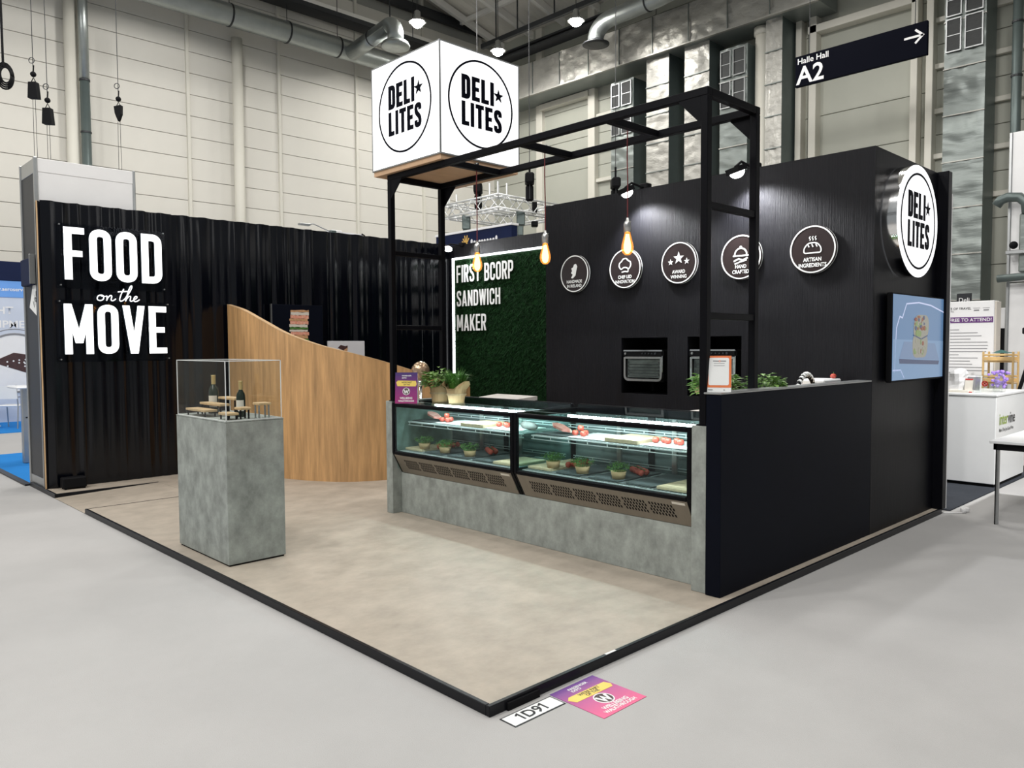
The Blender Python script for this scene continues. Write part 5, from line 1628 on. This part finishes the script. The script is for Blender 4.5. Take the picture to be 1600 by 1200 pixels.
for u, (dy, wh) in enumerate(((0.0, 'the fridge by the half wall'), (1.625, 'the fridge by the oak partition'))):
    Zu, Zl = .9055, .6405
    board(2.38, 1.73+dy, Zu, .36, .30, 'slate', 'slate slab under the meat slice of '+wh, 'slate', name='slate_slab', th=.008)
    meat(2.34, 1.72+dy, Zu+.008, 1.3, 'marbled red meat slice on the upper shelf of '+wh)
    for k, (x, y, zz) in enumerate(((2.28, 1.52, 0), (2.33, 1.46, 0), (2.27, 1.43, 0), (2.31, 1.49, .042))):
        tomato(x, y+dy, Zu+.010+zz*.85, .026, ('pile tomato nearest the meat in ', 'rear tomato of the pile in ', 'front tomato of the pile in ', 'tomato on top of the pile in ')[k]+wh, 'pile of tomatoes near the meat in '+wh)
    board(2.38, 1.32+dy, Zu, .36, .42, 'acredge', 'pale slab beside the tomato pile of '+wh, 'slab', name='pale_slab', th=.009)
    board(2.36, 1.02+dy, Zu, .32, .30, 'woodserve', 'thick pale wooden board on the upper shelf of '+wh, th=.032)
    board(2.38, .66+dy, Zu, .36, .38, 'acredge', 'pale slab under the tomato row of '+wh, 'slab', name='pale_slab', th=.009)
    for k in range(5):
        tomato(2.33+.035*(k % 2), .60+.052*k+dy, Zu+.0095, .026, ('first', 'second', 'middle', 'fourth', 'last')[k]+' tomato in the row from the shelf end, '+wh, 'row of tomatoes on the upper shelf of '+wh)
    board(2.37, 1.755+dy, Zl, .50, .25, 'woodserve', 'wooden board under the cress of '+wh)
    board(2.36, 1.44+dy, Zl, .52, .24, 'slate', 'ribbed dark slab between the first two cress pots of '+wh, 'slate', name='slate_slab', th=.012)
    board(2.36, 1.10+dy, Zl, .52, .28, 'slate', 'ribbed dark slab between the last two cress pots of '+wh, 'slate', name='slate_slab', th=.012)
    board(2.36, .78+dy, Zl, .52, .24, 'slate', 'ribbed dark slab beside the end board of '+wh, 'slate', name='slate_slab', th=.012)
    board(2.27, .50+dy, Zl, .36, .26, 'woodserve', 'wooden board at the end of the bottom shelf of '+wh)
    cress(2.18, 1.66+dy, Zl+.022, 'green cress pot on the wooden board in '+wh)
    cress(2.18, 1.36+dy, Zl+.012, 'middle green cress pot of the three in '+wh)
    cress(2.18, 1.02+dy, Zl+.012, 'green cress pot nearest the end board in '+wh)
    vine(2.40, 1.58+dy if u else 1.60, Zl+.022 if False else Zl+.014, .2, 'cherry tomato vine beside the wooden board in '+wh)
    vine(2.45, 1.04+dy, Zl+.012, 1.0, 'cherry tomato vine at the back of the slabs in '+wh)
o = MB().tube([(2.33, 1.985, .94), (2.34, 2.02, .942), (2.37, 2.12, .945), (2.40, 2.20, .944), (2.41, 2.23, .943)], [.012, .03, .036, .03, .012], 14).build('cured_sausage', 'sausage', None, True)
tag(o, 'short grey cured sausage near the joint of the two fridges', 'sausage')

# ---- steel frame
sf = thing('steel_frame', 'black square tube frame standing over the counter with rungs', 'steel frame', (2.3, 1.9, 1.1), world=True)
FX0, FX1, FY0, FY1, FT = 2.0, 2.64, .195, 3.57, 3.18
T = .05
for x in (FX0, FX1-T):
    for y in (FY0, FY1-T):
        MB().bbox(x, y, 1.108, x+T, y+T, FT-T, .003).build('post', 'metal', sf)
        MB().bbox(x-.0, y-.004, 1.10, x+T+.02, y+T+.02, 1.108, .002).build('foot_plate', 'metal', sf)
    MB().bbox(x, FY0, FT-T, x+T, FY1, FT, .003).build('long_beam', 'metal', sf)
for y in (FY0, .98, 1.83, 2.68, FY1-T):
    MB().bbox(FX0+T, y, FT-T, FX1-T, y+T, FT-.001, .003).build('cross_beam', 'metal', sf)
for y in (FY0, FY1-T):
    for z in (2.45, 1.765):
        MB().bbox(FX0+T, y+.005, z, FX1-T, y+T-.005, z+.03+.012, .003).build('rung', 'metal', sf)
for x in (FX0+.004, FX1-.016):
    for (y, s_) in ((FY0+T, 1), (FY1-T, -1)):
        m_ = MB(); m_.prism([(y-.02*s_, FT-T), (y+.17*s_, FT-T), (y-.0*s_, FT-T-.17), (y-.02*s_, FT-T-.17)], x, x+.012, lambda p, h: (h, p[0], p[1])); m_.build('gusset', 'metal', sf)

# ---- lightbox cube
lb = thing('lightbox_cube', 'big glowing lightbox cube reading Deli Lites on the steel frame', 'lightbox', (2.42, 3.2, 3.2), world=True)
BX0, BX1, BY0, BY1, BZ0, BZ1 = 1.955, 2.88, 2.73, 3.735, 3.225, 4.165
MB().box(BX0+.01, BY0+.01, BZ0-.043, BX1-.01, BY1-.01, BZ0).build('base_board', 'ply', lb)
for (nm, b) in (('lit_face', (BX0, BY0+.012, BZ0+.012, BX0+.01, BY1-.012, BZ1-.012)), ('lit_face', (BX1-.01, BY0+.012, BZ0+.012, BX1, BY1-.012, BZ1-.012)),
                ('lit_face', (BX0+.012, BY0, BZ0+.012, BX1-.012, BY0+.01, BZ1-.012)), ('lit_face', (BX0+.012, BY1-.01, BZ0+.012, BX1-.012, BY1, BZ1-.012))):
    MB().box(*b).build(nm, 'lit', lb)
MB().box(BX0+.01, BY0+.01, BZ1-.02, BX1-.01, BY1-.01, BZ1-.01).build('top_board', 'white', lb)
for x in (BX0-.002, BX1-.010):
    for y in (BY0-.002, BY1-.010):
        MB().box(x, y, BZ0, x+.012, y+.012, BZ1).build('corner_trim', 'alu', lb)
for z in (BZ0, BZ1-.012):
    for y in (BY0-.001, BY1-.011):
        MB().box(BX0+.01, y, z, BX1-.01, y+.012, z+.012).build('edge_trim', 'alu', lb)
    for x in (BX0-.001, BX1-.011):
        MB().box(x, BY0+.01, z, x+.012, BY1-.01, z+.012).build('edge_trim', 'alu', lb)
logo(lb, XM(BX0, (BY0+BY1)/2, (BZ0+BZ1)/2+.02), .39, 'bluink', .004)
logo(lb, YM((BX0+BX1)/2, BY0, (BZ0+BZ1)/2+.02), .378, 'bluink', .004)

# ---- pendant bulbs
def pendant(y, label):
    t = thing('pendant_bulb', label, 'pendant lamp', (2.33, y, 2.36), group='amber pendant bulbs under the frame')
    pr_ = [(0, -.105), (.018, -.102), (.036, -.085), (.044, -.055), (.042, -.03), (.032, .01), (.024, .04), (.020, .06)]
    MB().lathe(pr_, (0, 0, 0), 20).build('bulb', 'bulb', t, True)
    MB().lathe([(r_*.62, z_*.86-.004) for r_, z_ in pr_], (0, 0, 0), 16).build('filament', 'filament', t, True)
    sk = MB().lathe([(.022, .06), (.027, .062), (.027, .12), (.022, .135), (.012, .145), (.008, .165)], (0, 0, 0), 18).build('socket', 'steel', t, True)
    MB().tube([(.02, 0, .14), (.035, 0, .14)], .006, 8).build('switch_key', 'chrome', sk)
    top = 3.18-2.36
    MB().tube([(0, 0, .16), (.002, 0, .4), (-.002, .002, .6), (0, 0, top)], .0045, 7).build('cord', 'redcord', t)
    MB().tube([(0, -.02, top+.003), (.0, .03, top+.012)], .012, 8).build('cord_clamp', 'chrome', t)
pendant(2.70, 'amber bulb glowing before the word FIRST')
pendant(1.88, 'amber bulb glowing beside the cabin edge')
pendant(1.06, 'amber bulb glowing above the chef hat badge')

# ---- things on the counter
def herb(name, loc, label, wrap, grassy, n_, sc_=1.0):
    t = thing(name, label, 'plant', loc, group=None)
    MB().lathe([(.055, 0), (.07, .10), (.066, .10), (.05, .01)], (0, 0, 0), 18).build('pot', 'greybox', t, True)
    if wrap:
        m_ = MB(); vs_, fs_ = [], []
        K = 18
        for j, (r_, z) in enumerate(((.063, .005), (.075, .08), (.085, .12), (.12, .16))):
            for k in range(K):
                a = 2*PI*k/K
                rr = r_*(1+(.16*math.sin(4*a+1)+random.uniform(-.08, .08) if j == 3 else .03*random.random()))
                vs_.append((rr*math.cos(a), rr*math.sin(a), z+(.035*math.sin(3*a) if j == 3 else 0)))
        for j in range(3):
            for k in range(K):
                fs_.append((j*K+k, j*K+(k+1) % K, (j+1)*K+(k+1) % K, (j+1)*K+k))
        m_.add(vs_, fs_); m_.build('paper_wrap', 'kraft', t)
        ring(MB(), ZP(0, 0, 0), 0, 0, .078, .084, .07, .085, 24).build('twine', 'twine', t)
    m_ = MB()
    if grassy:
        for i in range(n_):
            a = random.uniform(0, 2*PI); q = random.uniform(.02, .05); ln = random.uniform(.14, .26); le = random.uniform(.1, .9)
            d_ = Vector((math.cos(a), math.sin(a), 0)); s_ = Vector((-math.sin(a), math.cos(a), 0))*.004
            b = d_*q+Vector((0, 0, .08)); m1 = b+d_*ln*.35*le+Vector((0, 0, ln*.65)); e = b+d_*ln*.8*le+Vector((0, 0, ln*(.95-.45*le)))
            m_.add([b-s_, b+s_, m1+s_, m1-s_, e], [(0, 1, 2, 3), (3, 2, 4)])
        fo = m_.build('foliage', 'grass', t)
    else:
        for i in range(n_):
            a = random.uniform(0, 2*PI); q = math.sqrt(random.random())*.13; z = .14+random.uniform(0, .13)*(1.2-q*4)
            c_ = Vector((q*math.cos(a), q*math.sin(a), z)); d_ = Vector((math.cos(a+random.uniform(-.6, .6)), math.sin(a+random.uniform(-.6, .6)), random.uniform(-.3, .5))).normalized()
            s_ = d_.cross(Vector((0, 0, 1))).normalized(); L = random.uniform(.04, .065); u_ = s_.cross(d_)
            m_.add([c_, c_+d_*L*.5+s_*L*.32+u_*.004, c_+d_*L-u_*.006, c_+d_*L*.5-s_*L*.32+u_*.004, c_+d_*L*.5-u_*.004], [(0, 1, 4), (1, 2, 4), (2, 3, 4), (3, 0, 4)])
        for i in range(12):
            a = random.uniform(0, 2*PI); q = random.uniform(.03, .1)
            m_.tube([(0, 0, .06), (q*.6*math.cos(a), q*.6*math.sin(a), .13), (q*math.cos(a), q*math.sin(a), .19)], .003, 5)
        fo = m_.build('foliage', 'leaf2', t)
    tag(fo, kind='stuff')
    t.scale = (sc_,)*3
herb('potted_herb', (2.40, 3.33, 1.082), 'round leaved herb in kraft paper wrap beside the purple card', True, False, 360, 1.12)
herb('potted_grass', (2.38, 3.06, 1.082), 'grassy herb in kraft paper wrap on the far fridge', True, True, 280, 1.1)
herb('potted_herb', (2.80, .62, 1.10), 'kraft wrapped herb half hidden behind the near frame post', True, False, 300, 1.15)
herb('potted_herb', (2.92, .30, 1.12), 'low green herb peeping over the half wall beside the orange card', False, False, 300, 1.0)
st = thing('herb_shelf', 'pale worktop behind the near end of the counter', 'worktop', (3.0, .5, ZP0), world=True)
MB().bbox(2.80, .19, 1.06, 4.26, .93, 1.10, .004).build('shelf_board', 'whitewood', st)
MB().bbox(2.82, .20, ZP0, 4.25, .74, 1.06, .004).build('cabinet', 'black', st)
# purple tent card
def tent(name, label, loc, rz_, w_, h_, printer):
    t = thing(name, label, 'card', loc, rz_)
    lean = .12
    fr = Fr((0, w_/2, 0), (0, -1, 0), (lean, 0, 1))
    m_ = MB(); flat(m_, fr, [(0, 0), (w_, 0), (w_, h_), (0, h_)], -.003, 0); m_.build('card_front', 'letterw', t)
    fr2 = Fr((.075, w_/2, 0), (0, -1, 0), (.075-.075-.075+lean*h_, 0, h_))
    m_ = MB(); flat(m_, fr2, [(0, 0), (w_, 0), (w_, h_*.96), (0, h_*.96)], -.003, 0); m_.build('card_back', 'letterw', t)
    printer(t, fr)
tent('tent_card', 'purple tent card with yellow flash on the far fridge', (2.03, 3.36, 1.086), .75, .205, .285, lambda t, fr: wellbeing(t, fr, .205, .285, 'cardfade', .001))
def orange(t, fr):
    w_, h_ = .150, .225
    m_ = MB(); flat(m_, fr, [(0, .028), (w_, .028), (w_, h_), (0, h_)], .0, .001); m_.build('orange_field', 'orange', t)
    m_ = MB(); flat(m_, fr, rpath([(.014, .042), (w_-.014, .042), (w_-.014, h_-.012), (.014, h_-.012)], .012, True), .001, .002); m_.build('white_field', 'letterw', t)
    m_ = MB()
    for (x0, x1, y, hh) in ((.04, .075, .19, .005), (.085, .118, .19, .005), (.045, .11, .177, .002), (.045, .11, .163, .002), (.012, .04, .012, .004), (.105, .112, .01, .006)):
        flat(m_, fr, [(x0, y), (x1, y), (x1, y+hh), (x0, y+hh)], .0022, .003)
    m_.build('fine_print', 'greyink', t)
    m_ = MB(); ring(m_, fr, .08, .1925, .0035, .006, .0022, .003, 14); m_.build('small_ring', 'orange', t)
tent('tent_card', 'orange and white tent card on the half wall', (2.045, .135, 1.313), .50, .150, .225, orange)
# glass globe
t = thing('copper_globe', 'round copper tinted globe behind the purple card', 'globe', (2.70, 4.02, 1.36))
MB().ball((0, 0, 0), .095, 24).build('globe', 'copper', t, True)
MB().tube([(0, 0, -.09), (0, 0, -.16)], .03, 14).build('neck', 'chrome', t, True)
MB().tube([(0, 0, -.16), (0, 0, -.98)], .016, 12).build('pole', 'chrome', t, True)
MB().lathe([(.15, -1.315+.0), (.15, -1.30), (.02, -1.28), (.016, -.98)], (0, 0, 0), 24).build('base', 'chrome', t, True)
# pale worktop
wt = thing('worktop_desk', 'pale wood topped desk behind the far fridge', 'worktop', (3.8, 4, ZP0), world=True)
poly = [(3.235, 3.98), (3.33, 3.456), (4.205, 3.80), (4.225, 4.5)]
MB().prism(poly, .985, 1.03).build('desk_top', 'whitewood', wt)
for (x, y) in ((3.29, 3.95), (3.37, 3.53), (4.16, 3.84), (4.17, 4.4)):
    MB().bbox(x-.02, y-.02, ZP0, x+.02, y+.02, .985, .003).build('leg', 'white', wt)
# things over the half wall
rp = thing('woven_handle_basket', 'black and white braided basket handle rising over the half wall', 'basket', (3.6, .42, 1.10), world=True)
pts = [(3.45+.42*(i/14), .34, 1.10+.27*math.sin(PI*(.12+.80*i/14))) for i in range(15)]
MB().tube(pts, .017, 10).build('handle', 'matt', rp, True)
for i in range(1, 14):
    p = Vector(pts[i]); q = Vector(pts[i+1]) if i < 14 else p
    m_ = MB(); m_.tube([p+Vector((-.007, -.004, 0)), p+Vector((.009, -.004, .006))], .0195, 8); m_.build('white_wrap', 'letterw', rp)
MB().lathe([(.14, 0), (.17, .10), (.165, .10), (.13, .005)], (3.66, .42, 1.10), 22).build('basket_body', 'kraft', rp, True)
t = thing('white_tray', 'white tray edge just visible over the half wall', 'tray', (3.95, .36, 1.10), world=True)
MB().bbox(3.84, .28, 1.10, 4.16, .50, 1.325, .01).build('tray_body', 'whitegloss', t)
t = thing('red_fruit', 'small red fruit lying behind the white tray edge', 'fruit', (4.12, .33, 1.325))
MB().ball((0, 0, .02), .024, 12, (1.2, 1, .85)).build('fruit_body', 'tomato', t, True)
MB().tube([(0, 0, .038), (.005, 0, .052)], .003, 6).build('stalk', 'leaf', t)

# ================================================================ PEDESTAL WITH SHOWCASE
pd = thing('display_pedestal', 'grey concrete look display pedestal near the platform edge', 'pedestal', (.35, 3.35, ZP0), world=True)
MB().bbox(.13, 2.895, ZP0+.012, .570, 3.80, 1.075, .003).build('body', 'concrete', pd)
MB().box(.14, 2.905, ZP0, .56, 3.79, ZP0+.012).build('recessed_plinth', 'matt', pd)
MB().bbox(.128, 2.893, 1.075, .572, 3.802, 1.083, .002).build('top_plate', 'concrete', pd)
ac = thing('acrylic_cover', 'clear acrylic cover standing on the grey pedestal', 'showcase', (.35, 3.35, 1.083), world=True)
AX0, AX1, AY0, AY1, AZ = .138, .562, 2.905, 3.79, 1.505
for b in ((AX0, AY0, 1.084, AX0+.006, AY1, AZ), (AX1-.006, AY0, 1.084, AX1, AY1, AZ), (AX0+.006, AY0, 1.084, AX1-.006, AY0+.006, AZ), (AX0+.006, AY1-.006, 1.084, AX1-.006, AY1, AZ), (AX0, AY0, AZ, AX1, AY1, AZ+.006)):
    MB().box(*b).build('pane', 'acrylic', ac)
e_ = .005
for x in (AX0-.001, AX1-.004):
    for y in (AY0-.001, AY1-.004):
        MB().box(x, y, 1.084, x+e_, y+e_, AZ+.006).build('pane_edge', 'acredge', ac)
    MB().box(x, AY0, AZ+.002, x+e_, AY1, AZ+.0075).build('pane_edge', 'acredge', ac)
    MB().box(x, AY0, 1.0835, x+e_, AY1, 1.0885).build('pane_edge', 'acredge', ac)
for y in (AY0-.001, AY1-.004):
    MB().box(AX0, y, AZ+.002, AX1, y+e_, AZ+.0075).build('pane_edge', 'acredge', ac)
    MB().box(AX0, y, 1.0835, AX1, y+e_, 1.0885).build('pane_edge', 'acredge', ac)
def riser(x, y, lx, ly, h, label, wire=False):
    t = thing('wooden_riser', label, 'riser', (x, y, 1.084), group='wooden risers in the showcase')
    MB().bbox(-lx/2, -ly/2, h-.018, lx/2, ly/2, h, .003).build('riser_board', 'woodlt', t)
    for sx_ in (-1, 1):
        for sy_ in (-1, 1):
            MB().bbox(sx_*(lx/2-.012)-.005, sy_*(ly/2-.02)-.005, 0, sx_*(lx/2-.012)+.005, sy_*(ly/2-.02)+.005, h-.018, .001).build('leg', 'alu' if wire else 'matt', t)
riser(.215, 3.52, .10, .36, .055, 'longest low wooden riser at the front of the showcase')
riser(.310, 3.50, .08, .38, .095, 'middle height wooden riser behind the low one in the showcase')
riser(.43, 3.46, .09, .30, .135, 'tallest wooden riser at the back of the showcase')
riser(.225, 3.06, .085, .16, .05, 'short dark footed wooden riser at the showcase corner')
riser(.32, 3.03, .085, .10, .085, 'square wooden riser in front of the second bottle')
riser(.45, 2.99, .10, .10, .115, 'square wooden riser on thin wire legs in the showcase', True)
def wine(x, y, h, label, full=True):
    t = thing('wine_bottle', label, 'bottle', (x, y, 1.084), group='bottles in the showcase')
    k = h/.30
    MB().lathe([(.034*k, 0), (.037*k, .006*k), (.037*k, .17*k), (.032*k, .195*k), (.017*k, .22*k), (.0145*k, .24*k), (.0145*k, .285*k)], (0, 0, 0), 22).build('glass_body', 'bottle', t, True)
    MB().lathe([(.0155*k, .225*k), (.0165*k, .23*k), (.0165*k, .292*k), (.0175*k, .293*k), (.0175*k, .30*k), (0, .30*k)], (0, 0, 0), 20).build('neck_foil', 'goldfoil', t, True)
    m_ = MB(); vs_, fs_ = [], []
    for i in range(13):
        a = PI*1.25-1.0+2.0*i/12
        for z in (.05*k, .14*k):
            vs_.append((.0378*k*math.cos(a), .0378*k*math.sin(a), z))
    for i in range(12): fs_.append((2*i, 2*i+2, 2*i+3, 2*i+1))
    m_.add(vs_, fs_); m_.build('paper_label', 'label', t, True)
wine(.375, 3.665, .305, 'dark bottle behind the long risers in the showcase')
wine(.385, 3.20, .27, 'dark bottle with white label beside the square risers')
